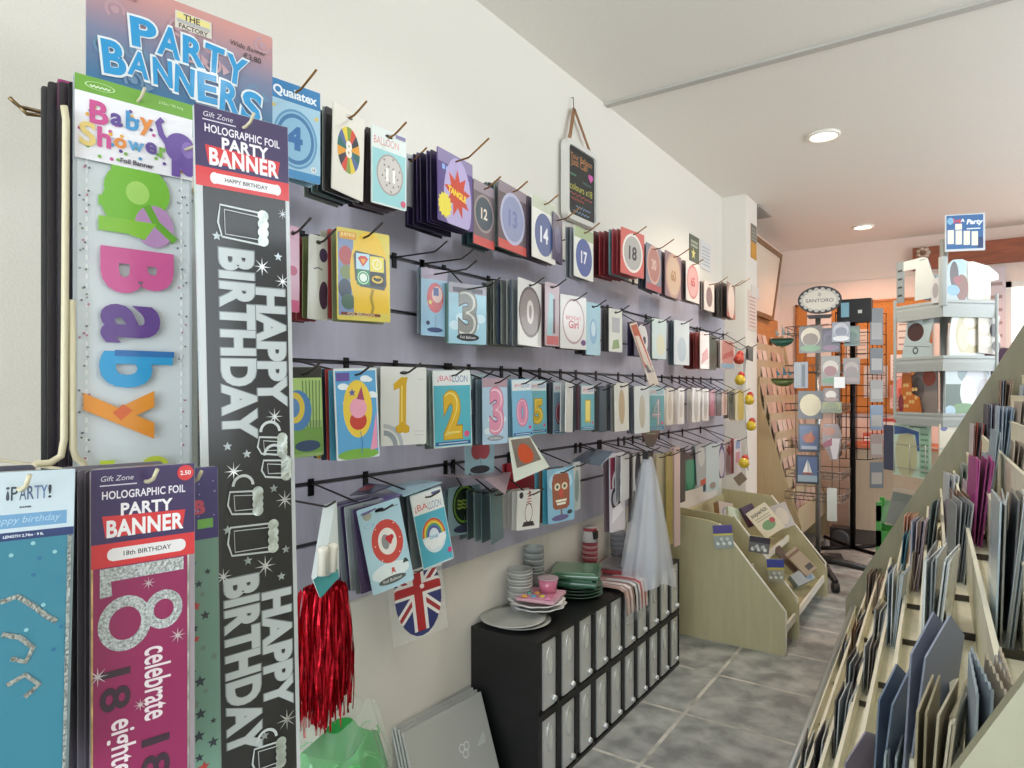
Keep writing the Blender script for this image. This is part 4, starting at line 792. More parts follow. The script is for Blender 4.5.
def banner(sh, px, X, design, col, kind='print', roll=0.0, n=0, bcol=None, dx=.018, yaw=YW, label=None, slot=True, arm=True, t=.005, boff=None):
    uL, uR, vT, vB = px; P = onX((uL + uR) / 2, vT, X); w, h, top = solve(uL, uR, vT, vB, P, yaw)
    r = thing('banner_pack', label or sh, 'banner', face(top, yaw, roll), 'party banners on the wire stand')
    link('sleeve', bodymesh(w, h, t, slot), r).data.materials[0] = mat(col, kind)
    if design: p = Print(r, w, h, t / 2); design(p); p.done()
    jit = random.Random(sh)
    for i in range(n):
        q = top + Vector((-dx * (i + 1), jit.uniform(-.004, .004) + (boff or 0) * (i + 1), -jit.uniform(0, .012)))
        o = link('banner_pack', bodymesh(w, h * jit.uniform(.97, 1), .004, slot)); o.matrix_world = face(q, yaw + jit.uniform(-.05, .05), roll); o.data.materials[0] = mat(bcol[i % len(bcol)], 'print')
        tag(o, 'edge-on banner pack behind the %s' % sh, 'banner', 'stack behind the %s' % sh)
    if arm:
        M().tube([stp((.33, top.y, top.z - .017)), stp((top.x + .008, top.y, top.z - .016)), stp((top.x + .018, top.y, top.z - .012)), stp((top.x + .026, top.y, top.z - .002))], .0022, 6).build('hook_arm', mat(*CREAM), st)
    return r, w, h
R9 = -PI / 2
def hdr(p, hf, title, pill_y=None):
    y0 = 1 - hf
    def Y(f): return y0 + hf * f
    p.rect('header_card', 0, Y(0), 1, 1, '#3a2a5c'); p.rect('header_stripe', 0, Y(0), 1, Y(.24), '#d8343a')
    p.poly('red_flash', [(.13, Y(.3)), (.1, Y(.52)), (.9, Y(.5)), (.87, Y(.3))], '#d8343a')
    p.ell('title_pill', .19, Y(.12), .045, .06, '#ece9ec'); p.ell('title_pill', .86, Y(.12), .045, .06, '#ece9ec'); p.rect('title_pill', .19, Y(.055), .86, Y(.185), '#ece9ec'); p.text('title_lettering', title, .525, Y(.12), .46, '#33333a', bold=.015)
    p.text('lettering', 'HOLOGRAPHIC FOIL', .5, Y(.73), .8, '#ece8f2', th=.085, bold=.02, spc=1.04); p.text('lettering', 'PARTY', .52, Y(.575), .5, '#f4f1f6', th=.13, bold=.035, spc=1.06); p.text('lettering', 'BANNER', .51, Y(.385), .74, '#f6f3f7', th=.18, bold=.035, spc=1.06)
    p.text('logo_lettering', 'Gift Zone', .24, Y(.9), .3, '#d9d5e4', skew=.2); p.line('logo_lettering', [(.08, Y(.83)), (.42, Y(.83))], .012, '#d9d5e4')
def vtxt(p, part, t, cx, cy, ln, th, col, kind=None, bold=.06, out=None, spc=1.0): p.text(part, t, cx, cy, ln, col, th=th, rot=R9, bold=bold, out=out, kind=kind, spc=spc)
def spark(p, x, y, r, c='#dfe6ea'): p.star('spark_print#%d' % (x * 997 + y * 1013), x, y, r, c, n=8, inner=.2, kind='foil')
def d_black(p):
    hf = .113; Y = lambda v: 1 - (v - 116) / 684
    p.rect('banner_print', .07, 0, .955, 1 - hf, '#262628'); hdr(p, hf, 'HAPPY BIRTHDAY')
    SV = '#c3cbce'
    for a, b_, cx in ((250, 440, .4), (575, 755, .38)):
        vtxt(p, 'birthday_lettering#%d' % a, 'BIRTHDAY', cx, Y((a + b_) / 2), (b_ - a) / 94, .37, SV, 'print', .05, ('#858d91', .012, .015), 1.06)
    for a, b_, cx in ((286, 408, .76), (597, 720, .76)):
        vtxt(p, 'happy_lettering#%d' % a, 'HAPPY', cx, Y((a + b_) / 2), (b_ - a) / 94, .33, SV, 'print', .05, ('#858d91', .012, .015), 1.06)
    rg = random.Random(5)
    for (u, v, r) in ((259, 265, .1), (281, 278, .09), (281, 208, .06), (272, 418, .1), (230, 470, .1), (283, 505, .11), (262, 570, .12), (220, 572, .09), (285, 735, .12)):
        spark(p, (u - 193 - (v - 116) * .02) / 94, Y(v), r)
    for (u, v) in ((214, 240), (276, 253), (224, 445), (243, 454), (224, 527), (271, 492), (284, 557), (244, 561), (279, 584), (261, 743)):
        p.star('star_print#%d' % (u * 7 + v), (u - 193 - (v - 116) * .02) / 94, Y(v), .05, '#b9c2c6', kind='foil')
    WL = '#cfd6d8'
    def glass(u0, u1, v0, v1, handle=0):
        gp = 'glass_print#%d' % v0
        f = lambda u, v: ((u - 193 - (v - 116) * .02) / 94, Y(v))
        p.line(gp, [f(u1, v0 + 2), f(u0, v0), f(u0 - 2, (v0 + v1) / 2), f(u0 + 2, v1 - 3), f(u1, v1)], .02, WL)
        p.line(gp, [f(u1 - 2, v0 + 6), f(u0 + 4, v0 + 4), f(u0 + 5, v1 - 6), f(u1 - 2, v1 - 5)], .01, WL)
        for k in range(4): p.ell('foam_print#%d' % v0, *f(u1 + 2, v0 + (v1 - v0) * (k + .5) / 4), .06, .06, '#d2dcd8', 'foil')
        if handle: p.ring(gp, *f((u0 + u1) / 2, v0 - 5), .09, .12, WL, a0=0, a1=PI)
    glass(217, 258, 209, 243); glass(256, 278, 438, 458, 1); glass(260, 282, 462, 482, 1); glass(226, 252, 490, 515, 1); glass(226, 268, 525, 556)
    glass(250, 276, 752, 780, 1)
banner('black happy birthday banner pack with silver lettering', (193, 287, 116, 800), .66, d_black, '#c3c8ca', 'gloss', .021, 0, [])
def d_18(p):
    hf = .293; Y = lambda v: 1 - (v - 466) / 324
    p.rect('banner_print', .02, 0, .93, 1 - hf, '#93225a'); hdr(p, hf, '18th BIRTHDAY')
    SV = '#c6ccce'
    p.rect('edge_print', .0, 0, .02, 1 - hf, '#d6b27c', 'foil'); p.rect('edge_print', .92, 0, .94, 1 - hf, '#c9c4c4', 'foil')
    p.rect('big_number', .08, Y(575), .88, Y(562), SV, 'glitter'); p.poly('big_number', [(.08, Y(590)), (.08, Y(562)), (.17, Y(562)), (.19, Y(589))], SV, 'glitter')
    p.ring('big_number', .31, Y(618), .15, .25, SV, 'glitter', asp=1.15); p.ring('big_number', .68, Y(612), .1, .19, SV, 'glitter', asp=1.1)
    vtxt(p, 'script_lettering', 'celebrate', .62, Y(684), .78, .26, '#ecdde4', None, .015); vtxt(p, 'script_lettering', 'eighteen', .26, Y(748), .8, .3, '#ecdde4', None, .015)
    vtxt(p, 'black_number', '18', .22, Y(681), .42, .28, '#3a2534', None, .02); vtxt(p, 'black_number#2', '18', .6, Y(760), .46, .28, '#3a2534', None, .02)
    for x, v, r in ((.53, 583, .07), (.82, 642, .09), (.06, 664, .1), (.45, 702, .07)): spark(p, x, Y(v), r, '#e3d4da')
    p.ell('price_sticker', .9, 1 - hf * .1, .085, .085, '#d8343a'); p.text('price_sticker', '2.50', .9, 1 - hf * .1, .11, '#f2e3e4', bold=.03)
banner('pink 18th birthday banner pack with purple header', (90, 194, 466, 790), .735, d_18, '#9a8f96', 'gloss', 0, 4, ['#4a4450', '#6c6672', '#3c3742', '#7f7a84'], .016)
def d_baby(p):
    hf = .205; Y = lambda v: 1 - (v - 91) / 389; X = lambda u: (u - 73) / 118
    rg = random.Random(2)
    p.rect('banner_print', .03, 0, .98, 1 - hf, '#d3dade', 'print')
    for x in (.1, .9): 
        for k in range(34): p.rect('dash_print', x - .008, .01 + k * .0235, x + .008, .022 + k * .0235, '#eef0f0')
    for k in range(70):
        x = rg.choice([rg.uniform(.04, .12), rg.uniform(.86, .96)]); p.ell('confetti_print', x, rg.uniform(.01, .78), .01, .01, rg.choice(['#8a8f9a', '#b9708f', '#6b7f6f', '#5a5f74']))
    G_ = '#78b83c'
    p.ell('green_elephant', X(133), Y(192), .28, .26, G_); p.rect('green_elephant', X(95), Y(170), X(125), Y(160), G_); p.rect('green_elephant', X(95), Y(212), X(130), Y(202), G_); p.ell('green_elephant', X(126), Y(207), .24, .24, G_); p.rect('green_elephant', X(107), Y(222), X(150), Y(164), G_); p.ell('purple_dot', X(150), Y(225), .17, .2, '#b58ab8'); p.line('green_elephant', [(X(142), Y(205)), (X(152), Y(222)), (X(172), Y(237))], .07, '#68a534'); p.ell('green_ear', X(133), Y(194), .1, .11, '#a5d26a'); p.poly('green_elephant', [(X(95), Y(236)), (X(95), Y(222)), (X(152), Y(222)), (X(140), Y(240)), (X(122), Y(236))], '#86bf3f')
    p.rect('header_card', 0, 1 - hf, 1, 1, '#eceaf0'); p.rect('header_stripe', 0, 1 - hf * .2, 1, 1, '#6fa53c')
    p.ring('logo_print', .2, 1 - hf * .1, .11, .12, '#cfe3b8', asp=.3); p.line('logo_scribble', [(.12 + .016 * j, 1 - hf * (.1 + .02 * (j % 2))) for j in range(11)], .012, '#e3efd6'); p.text('small_print', '2.75m / 9ft long', .8, 1 - hf * .09, .22, '#cfe3b8')
    for k in range(42): p.ell('confetti_print', rg.uniform(.03, .97), 1 - hf * rg.uniform(.24, .97), .016, .016, rg.choice(['#c85a9a', '#5b3f8a', '#7ab04a', '#e0a83c', '#4a8fc4', '#b9b4c4']))
    for i, (ch, c, x, w_) in enumerate((('B', '#c94f8f', .19, .15), ('a', '#5f4793', .33, .1), ('b', '#3f8fc4', .46, .11), ('y', '#e08a3c', .58, .12))): p.text('lettering', ch, x, 1 - hf * (.42 + (.03 if ch in 'ay' else 0)), w_, c, bold=.03)
    for i, (ch, c, x, w_) in enumerate((('S', '#e3c97a', .1, .13), ('h', '#c94f8f', .23, .11), ('o', '#e08a3c', .36, .1), ('w', '#5fa0cf', .49, .14), ('e', '#5f4793', .62, .1), ('r', '#7ab04a', .73, .08))): p.text('lettering', ch, x, 1 - hf * (.7 + (.025 if ch in 'owr' else 0)), w_, c, bold=.03)
    p.text('small_print', 'Foil Banner', .5, 1 - hf * .93, .28, '#4a4450', bold=.03)
    p.ell('elephant_print', .88, 1 - hf * .62, .14, .15, '#6a4f9c'); p.ell('elephant_print', .96, 1 - hf * .75, .1, .16, '#6a4f9c'); p.line('elephant_print', [(.78, 1 - hf * .62), (.71, 1 - hf * .5), (.68, 1 - hf * .36), (.72, 1 - hf * .3)], .055, '#6a4f9c'); p.rect('elephant_print', .8, 1 - hf * .99, .88, 1 - hf * .7, '#6a4f9c'); p.ell('elephant_ear', .95, 1 - hf * .62, .06, .08, '#8a6fb8')
    vtxt(p, 'lettering_pink', 'B', X(133), Y(273), .42, .62, '#cb5a94', None, .05); vtxt(p, 'lettering_purple', 'a', X(126), Y(325), .36, .5, '#63448a', None, .03); vtxt(p, 'lettering_blue', 'b', X(132), Y(370), .34, .62, '#2f9ad0', None, .04); vtxt(p, 'lettering_orange', 'y', X(115), Y(415), .46, .58, '#e59230', None, .04)
    p.rect('stripe_print', X(110), Y(357), X(170), Y(351), '#2f6fb0'); p.poly('stripe_print#2', [(X(108), Y(412)), (X(118), Y(404)), (X(128), Y(410)), (X(116), Y(420))], '#d9632f')
    p.rect('lime_print', X(96), Y(470), X(110), Y(458), '#b9cc3a'); p.ell('lime_print#2', X(150), Y(466), .12, .09, '#c3cf3f')
    
    
banner('white baby shower banner pack with green header strip', (73, 191, 91, 480), .5, d_baby, '#b4bcc0', 'gloss', 0, 4, ['#232026', '#30282f', '#2a262c', '#3a3a3c'], .016, boff=-.003)
banner('dark banner pack with magenta header behind the baby banner', (57, 150, 92, 480), .465, lambda p: p.rect('magenta_header', 0, .925, 1, 1, '#a02a74'), '#1c1a26', 'gloss', 0, 0, [], arm=False)
def d_party(p):
    hf = .215
    Y = lambda f: 1 - hf * (1 - f)
    p.rect('banner_print', 0, 0, .97, 1 - hf, '#367f96'); p.rect('header_card', 0, 1 - hf, 1, 1, '#c6d6e0'); p.rect('navy_stripe', 0, Y(0), 1, Y(.12), '#24386b'); p.text('small_print', 'LENGTH 2.74m \u00b7 9 ft.', .56, Y(.06), .34, '#d9e2ec', bold=.03)
    p.rect('blue_panel', .1, Y(.18), .93, Y(.38), '#6f9fc8'); p.text('script_lettering', 'happy birthday', .58, Y(.28), .58, '#a9c8e0', skew=.25)
    for ch, c, x in (('\u00a1', '#4a4f5c', .42), ('P', '#3f4658', .475), ('A', '#5a6480', .545), ('R', '#4f6088', .61), ('T', '#6f86b0', .67), ('Y', '#5f7fb4', .725), ('!', '#2f3644', .775)): p.text('lettering', ch, x, Y(.68), .03 if ch in '\u00a1!' else .058, c, th=.14, bold=.01)
    p.text('small_print', 'BANNER', .57, Y(.475), .1, '#4f5560', bold=.04)
    rg = random.Random(9)
    for x, y in ((.64, .77), (.7, .72), (.46, .74), (.83, .735), (.9, .73), (.77, .66), (.65, .67), (.86, .64), (.74, .57), (.9, .49), (.6, .5), (.84, .42)): p.ell('dot_print#%d' % (x * 999), x, y, .02, .02, rg.choice(['#2f7fa0', '#8fc4cc', '#256a94']))
    p.line('glitter_script', [(.38, .6), (.52, .61), (.66, .57), (.78, .53), (.86, .51)], .05, '#9a9e98', 'glitter'); p.line('glitter_script', [(.4, .5), (.55, .48), (.66, .44), (.6, .4), (.48, .42)], .05, '#9a9e98', 'glitter'); p.line('glitter_script', [(.45, .34), (.6, .36), (.72, .32), (.6, .29)], .05, '#9a9e98', 'glitter')
    p.rect('glitter_edge', .94, 0, .975, 1 - hf, '#9fa6a4', 'glitter')
banner('teal banner pack with white and navy header', (-46, 75, 471, 790), .75, d_party, '#7f9096', 'gloss', -.02, 5, ['#6f7a80', '#4f565c', '#8a8f94', '#3f4448', '#5c5a66'], .016)
def d_stars(p):
    hf = .22
    p.rect('banner_print', .02, 0, .98, 1 - hf, '#6f9484'); p.rect('header_card', 0, 1 - hf, 1, 1, '#35276a'); p.text('lettering', 'B', .66, 1 - hf * .55, .2, '#c2405a', bold=.06); p.rect('green_tag', .62, 1 - hf * .85, .9, 1 - hf * .72, '#6fae4a')
    rg = random.Random(4)
    for k in range(22): p.star('star_print', rg.uniform(.5, .95), .02 + .033 * k, rg.uniform(.05, .12), rg.choice(['#b03a38', '#2f5f94', '#27303a', '#6a7f74']))
    for k in range(14): p.ell('confetti_print', rg.uniform(.5, .97), 1 - hf * rg.uniform(.1, .95), .014, .014, '#8f86c4')
banner('purple topped banner pack with star print', (160, 217, 468, 800), .69, d_stars, '#7d8f88', 'gloss', .012, 0, [], label='purple topped banner pack with red and blue stars showing between the pink and black banners')
banner('grey glitter banner pack', (150, 216, 190, 520), .44, lambda p: (p.rect('glitter_print', .7, 0, .86, 1, '#6f6f74', 'glitter'), p.star('star_print', .93, .1, .07, '#b03a38')), '#a3aaa8', 'gloss', 0, 2, ['#6f7476', '#55595c'], .014, label='grey glitter banner pack showing between the baby shower and black banners')

# ------------------------------------------------------------------ black drawer units along the wall
CY0, CY1, CX1 = 1.862, 3.19, .285
BLK = mat('#101011', 'laminate')
def drawer_unit(z0, z1, label, dlab):
    r = thing('drawer_unit', label, 'drawer unit', T(0.004, CY0, z0), 'black drawer units')
    L = CY1 - CY0; h = z1 - z0; t = .012; D = CX1 - .004
    b = M(); b.box(0, 0, 0, D, L, t); b.box(0, 0, h - t, D, L, h); b.box(0, 0, t, t, L, h - t)
    pitch = L / 10
    for i in range(11):
        y = i * pitch; a, c = max(0, y - .006), min(L, y + .006); b.box(t, a, t, D, c, h - t)
    b.build('body', BLK, r)
    for i in range(10):
        y0 = i * pitch + .009; y1 = (i + 1) * pitch - .009
        m = M(); m.box(.03, y0 + .002, t + .003, D - .012, y1 - .002, h - t - .004)
        dr = m.build('drawer', mat('#0a0a0b', 'plastic'), r)
        # front plate set to the far side of its slot, dark gap on the near side
        ya = y0 + .036; yb = y1 + .001; cy = (ya + yb) / 2; zc = t + .004
        FY = T(D - .012, 0, 0) @ FX
        M().prism([(ya, zc), (yb, zc), (yb, h - t - .006), (ya, h - t - .006)], 0, .006, FY).build('front_plate', mat('#dcdddb', 'steel'), dr)
        w = M(); w.prism([(cy + .02 * math.cos(2 * PI * k / 20), h * .66 + .05 * math.sin(2 * PI * k / 20)) for k in range(20)], .006, .009, FY, [[(cy + .016 * math.cos(2 * PI * k / 20), h * .66 + .044 * math.sin(2 * PI * k / 20)) for k in range(20)]])
        w.build('label_frame', mat('#c4c5c3', 'steel'), dr)
        M().prism([(cy + .0165 * math.cos(2 * PI * k / 20), h * .66 + .045 * math.sin(2 * PI * k / 20)) for k in range(20)], .006, .0072, FY).build('label_card', mat('#d3d5cf', 'card'), dr)
        M().lathe([(.0001, 0), (.011, 0), (.012, .005), (.009, .012), (.0001, .014)], 12, FY @ T(yb - .016, zc + .022, .006)).build('knob', mat('#d0d1d0', 'steel'), dr)
    return r
drawer_unit(0.0, .262, 'lower black drawer unit with ten silver fronts standing on the tiles', 'lower')
drawer_unit(.2625, .525, 'upper black drawer unit with ten silver fronts, party plates on top', 'upper')
TOP = .526
def at_top(u, v, z=TOP): p = onZ(u, v, z); return p
def plate(name, label, cat, x, y, z, r_, col, h=.014, wav=None, kind='plastic', group=None, well=.62):
    o = M().lathe([(.0001, .002), (r_ * well, .002), (r_ * .8, h * .7), (r_, h), (r_, h - .0025), (r_ * .82, h * .7 - .004), (r_ * (well + .04), 0), (.0001, 0)], 40, None, wav).build(name, mat(col, kind), None, T(x, y, z))
    return tag(o, label, cat, group)
c = onZ(512, 624, TOP); 
plate('paper_plate', 'large pale round plate, lower of the two at the near end', 'plate', .125, 1.99, TOP, .115, '#a8a9a4', .014)
plate('paper_plate', 'large pale round plate, upper of the two at the near end', 'plate', .115, 1.965, TOP + .013, .118, '#b4b5b0', .014)
sc = lambda t, i: .045 * math.cos(10 * t) * (1 if i > 1 else 0)
plate('paper_plate', 'white scalloped plate, lower one under the pink napkins', 'plate', .145, 2.09, TOP + .032, .102, '#d9d8d6', .016, sc)
plate('paper_plate', 'white scalloped plate, upper one under the pink napkins', 'plate', .14, 2.085, TOP + .048, .104, '#e2e0df', .016, sc)
def napkins(label, x, y, z, s, h, rz, col, col2, deco=None):
    r = thing('napkin_pack', label, 'napkin pack', T(x, y, z, rz))
    m = M(); n = 4
    m.add([(-s, -s, 0), (s, -s, 0), (s, s, 0), (-s, s, 0), (-s, -s, h), (s, -s, h), (s, s, h * 1.1), (-s, s, h)], [(0, 3, 2, 1), (4, 5, 6, 7), (0, 1, 5, 4), (1, 2, 6, 5), (2, 3, 7, 6), (3, 0, 4, 7)])
    o = m.build('napkin_stack', mat(col, 'gloss'), r); bv = o.modifiers.new('b', 'BEVEL'); bv.width = h * .35; bv.segments = 3
    M().box(-s * .8, -s * .8, h * 1.0, s * .8, s * .8, h * 1.1 + .002).build('printed_panel', mat(col2, 'gloss'), r)
    if deco:
        for i, c_ in enumerate(deco): M().lathe([(.0001, .006), (.008, .005), (.012, .0), (.0001, 0)], 14, T(-s * .55 + .03 * (i % 4), -s * .85 + .012 * (i % 3) + .03 * (i // 4), h * 1.1 + .002)).build('flower', mat(c_, 'plastic'), r)
    return r
napkins('pink square napkin pack with coloured flowers on the scalloped plates', .15, 2.1, TOP + .066, .075, .013, .2, '#cf9fae', '#d58fa6', ['#e0a24a', '#5fa8c4', '#e3cf4a', '#d987b0', '#6fb0a0', '#e0a24a', '#b08fc4'])
r = thing('paper_cup', 'pink patterned paper tub standing on the pink napkins', 'cup', T(.165, 2.125, TOP + .083))
M().lathe([(.0001, 0), (.03, 0), (.037, .05), (.035, .05), (.0285, .003), (.0001, .003)], 28).build('tub', mat('#c9728c', 'gloss'), r)
M().lathe([(.0335, .028), (.0362, .046), (.0355, .046), (.033, .028)], 28).build('pattern_band', mat('#8f5f9a', 'print'), r)
M().lathe([(.036, .05), (.0395, .05), (.0395, .054), (.036, .054)], 28).build('rim', mat('#b9a0a8', 'gloss'), r)
for i in range(4): plate('paper_plate', 'green round plate in the stack of four, %s' % ('bottom one', 'second from the bottom', 'third from the bottom', 'top one under the green napkins')[i], 'plate', .14, 2.4, TOP + .013 * i, .104 - .002 * (i % 2), ('#3f5a48', '#456350', '#3c5646', '#486a54')[i], .015)
napkins('green square napkin pack, lower of two on the green plates', .135, 2.39, TOP + .056, .1, .022, .35, '#35604a', '#3d6c52')
napkins('green square napkin pack, upper of two on the green plates', .135, 2.4, TOP + .083, .1, .022, .42, '#3f6a4c', '#4f7d58')
plate('paper_plate', 'pink rimmed round plate behind the green napkins', 'plate', .15, 2.68, TOP, .088, '#c9a2a0', .012)
r = thing('napkin_pack', 'flat red rimmed packet lying beside the tulle veil', 'napkin pack', T(.13, 2.83, TOP + .014, .2, 0, 0)); M().box(-.1, -.12, 0, .1, .12, .014).build('packet', mat('#9c3b42', 'gloss'), r); M().box(-.085, -.105, .014, .085, .105, .019).build('grey_panel', mat('#8a8688', 'gloss'), r)
def cupstack(label, u, v, X, n, rb, rt, h, col, band, bandcol, step=.012):
    p = onX(u, v, X); r = thing('cup_stack', label, 'cups', T(p.x, p.y, TOP))
    for i in range(n):
        z = i * step; k = M().lathe([(.0001, 0), (rb, 0), (rt, h), (rt + .002, h), (rt + .002, h + .004), (rt - .002, h + .004), (rb - .002, .003), (.0001, .003)], 26, T(0, 0, z))
        o = k.build('cup', mat(col if i % 2 == 0 else band, 'plastic'), r)
        if i == 0 or i == n - 1:
            for q in range(9):
                a = 2 * PI * q / 9; rr_ = rb + (rt - rb) * .55
                M().lathe([(.0001, .0015), (.009, .0006), (.0095, 0), (.0001, 0)], 10, T(0, 0, z + h * .5) @ Matrix.Rotation(a, 4, 'Z') @ T(rr_ + .0004, 0, 0, 0, 0, PI / 2)).build('dot', mat(bandcol, 'card'), o)
    return r
cupstack('stack of white and grey dotted paper cups against the wall', 520, 590, .07, 8, .036, .046, .08, '#c9cac6', '#a9aba6', '#6b6d6a')
cupstack('taller pale cup stack behind the dotted cups', 534, 588, .045, 9, .028, .038, .12, '#b4bab9', '#8f9694', '#5f6664', .012)
p_ = onX(590, 560, .045); r = thing('cup_stack', 'stack of red and white cups with a black and white cup on top', 'cups', T(.045, p_.y, TOP))
for i in range(7): M().lathe([(.0001, 0), (.026, 0), (.034, .07), (.036, .07), (.036, .074), (.032, .074), (.024, .003), (.0001, .003)], 26, T(0, 0, .012 * i)).build('cup', mat('#b3555c' if i % 2 == 0 else '#d3a6a6', 'plastic'), r)
tc_ = M().lathe([(.036, .0), (.028, .06), (.029, .062), (.029, .066), (.0001, .066)], 26, T(0, 0, .15)).build('top_cup', mat('#d9d4d2', 'plastic'), r)
M().box(.0, -.02, .165, .0335, .016, .2).build('black_print', mat('#2b2a2c', 'plastic'), tc_)
M().lathe([(.03, .2), (.0315, .2), (.0295, .214), (.0285, .214)], 26).build('red_band', mat('#a8424a', 'plastic'), tc_)
cupstack('grey clear cup stack in the corner beneath the glasses pack', 618, 560, .05, 7, .03, .038, .07, '#a3a3a6', '#8f9094', '#77787c')
# bag of striped straws drooping over the drawer front
def droop(sh, y, w, cols, len_):
    r = thing('straw_pack', sh, 'straw pack', T(0, y, 0), 'striped packs over the drawer edge')
    prof = [(.16, TOP + .012), (.22, TOP + .016), (.27, TOP + .016), (.296, TOP + .006), (.304, TOP - .03), (.307, TOP - len_)]
    n = len(cols)
    for i, c_ in enumerate(cols):
        vs = []; y0 = -w / 2 + w * i / n; y1 = -w / 2 + w * (i + 1) / n - .001
        for x, z in prof: vs += [(x, y0, z + .003 * math.sin(i * 2)), (x, y1, z + .003 * math.sin(i * 2 + 1)), (x, y1, z - .004), (x, y0, z - .004)]
        fs = [(4 * k + a, 4 * k + (a + 1) % 4, 4 * k + 4 + (a + 1) % 4, 4 * k + 4 + a) for k in range(len(prof) - 1) for a in range(4)] + [(3, 2, 1, 0), tuple(4 * (len(prof) - 1) + a for a in range(4))]
        M().add(vs, fs).build('striped_straw', mat(c_, 'print'), r)
    M().grid(lambda u, v: (.309 + .004 * math.sin(20 * u), -w / 2 - .004 + (w + .008) * u, TOP - len_ + .03 - .065 * v - .01 * math.sin(9 * u)), 10, 4).build('clear_bag', mat('#e9eef0', 'clear'), r)
    return r
droop('bag of brown and cream striped straws hanging over the drawer edge', 2.56, .09, ['#a88a80', '#cfc0b8', '#a06a6a', '#d9cdc8', '#8f7068'], .09)
droop('bag of red, white and navy striped straws hanging over the edge', 2.68, .12, ['#d9d4d2', '#5a5f74', '#dcd6d2', '#b8555c', '#e0dad6', '#b04a52', '#d9d0cc'], .10)
# silver boards leaning on the wall
for i in range(4):
    r = thing('silver_board', 'silver square board leaning on the wall, %s' % ('front one with a white emblem', 'second from the front', 'third from the front', 'rearmost')[i], 'board', T(.175 - .022 * i, 1.63 + .006 * i, .005) @ Matrix.Rotation(-.36, 4, 'Y') @ Matrix.Rotation(-.05, 4, 'X') @ FX, 'silver boards leaning on the wall')
    hgt = .34
    M().box(-.19, 0, 0, .19, hgt, .008).build('board', mat('#b4b6b2', 'card'), r)
    if i == 0:
        q = Print(r, .38, hgt, .0085, ml=Matrix.Translation((0, hgt, 0)))
        for a, b_ in ((.6, .62), (.66, .62), (.63, .56)): q.ring('white_emblem', a, b_, .025, .036, '#dfe3e1')
        q.poly('white_emblem', [(.78, .56), (.9, .66), (.92, .6), (.9, .55)], '#c9cecb'); q.done()
# big clear sack of green shred
r = thing('green_sack', 'clear plastic sack filled with green foil, standing below the red pom-pom', 'bag', T(.3, 1.0, 0))
zt = onX(335, 728, .3).z
rg = random.Random(8)
def sack(u, v, k=1.0):
    a = 2 * PI * u; pr_ = (.6 + .4 * math.sin(PI * min(v * 1.3, 1))) if v < .8 else 1 - (v - .8) * 1.6
    wob = 1 + .06 * math.sin(5 * a + 7 * v) + .04 * math.sin(11 * a - 5 * v)
    return (.09 * k * pr_ * wob * math.cos(a), .155 * k * pr_ * wob * math.sin(a), v * zt * (1.0 if k > .99 else .94) + .02 * math.sin(3 * a) * v)
M().grid(lambda u, v: sack(u, v, .94), 60, 24).add([sack(i / 60, 1, .94) for i in range(60)], [tuple(range(60))]).build('green_filling', mat('#2c9a46', 'gloss'), r)
M().grid(lambda u, v: sack(u, v * 1.06, 1.02), 60, 26).build('clear_sack', mat('#dfeee2', 'clear'), r)
gm2 = M()
for i in range(40):
    a = rg.uniform(0, 2 * PI); rr_ = rg.uniform(.2, .75); x, y = .1 * rr_ * math.cos(a), .16 * rr_ * math.sin(a); z = zt * .9
    d = Vector((rg.uniform(-1, 1), rg.uniform(-1, 1), rg.uniform(-.2, .1))).normalized() * .05; w = Vector((rg.uniform(-1, 1), rg.uniform(-1, 1), 0)).normalized() * .004; p0 = Vector((x, y, z))
    gm2.add([p0 - w, p0 + w, p0 + d * .5 + w + Vector((0, 0, .012)), p0 + d * .5 - w + Vector((0, 0, .012)), p0 + d + w, p0 + d - w], [(0, 1, 2, 3), (3, 2, 4, 5)])
o = gm2.build('foil_shreds', mat('#57b861', 'gloss'), r); o['kind'] = 'stuff'

# ------------------------------------------------------------------ low wooden toy bin at the end of the panel
PLY = mat('#b8b08c', 'laminate'); EDG = mat('#e3dfd2', 'plastic')
bn = thing('toy_bin', 'low pale wooden bin with sloping side panels and sorted toys', 'display bin', T(0, 3.59, 0))
prof = [(.02, 0), (.70, 0), (.70, .225), (.36, .64), (.3, .655), (.02, .675)]
for y in (0.0, .28, 1.19):
    o = M().prism(prof if y == 0 else [(.02, 0), (.712, 0), (.712, .19), (.366, .63), (.33, .64), (.02, .66)], 0, .016, T(0, y + .016, 0, 0, PI / 2)).build('side_panel', PLY, bn)
    M().tube([(prof[1][0] + .002, y + .008, .01), (prof[2][0] + .002, y + .008, prof[2][1]), (prof[3][0], y + .008, prof[3][1] + .002)], .006, 6).build('edge_strip', EDG, o)
for a, b_ in ((.016, .28), (.296, 1.19)):
    M().add([(.05, a, .02), (.05, b_, .02), (.02, b_, .62), (.02, a, .62), (.06, a, .02), (.06, b_, .02), (.035, b_, .62), (.035, a, .62)], [(0, 3, 2, 1), (4, 5, 6, 7), (0, 1, 5, 4), (1, 2, 6, 5), (2, 3, 7, 6), (3, 0, 4, 7)]).build('back_panel', PLY, bn)
    for x0, x1, za, zb_ in ((.36, .69, .1, .125), (.16, .47, .34, .365)):
        sh_ = M().box(x0, a, za, x1, b_, za + .012).build('shelf', PLY, bn)
        M().box(x1 - .006, a, za, x1 + .006, b_, za + .042).build('front_lip', EDG, sh_)
    M().box(.355, a, .112, .365, b_, .345).build('step_board', PLY, bn)
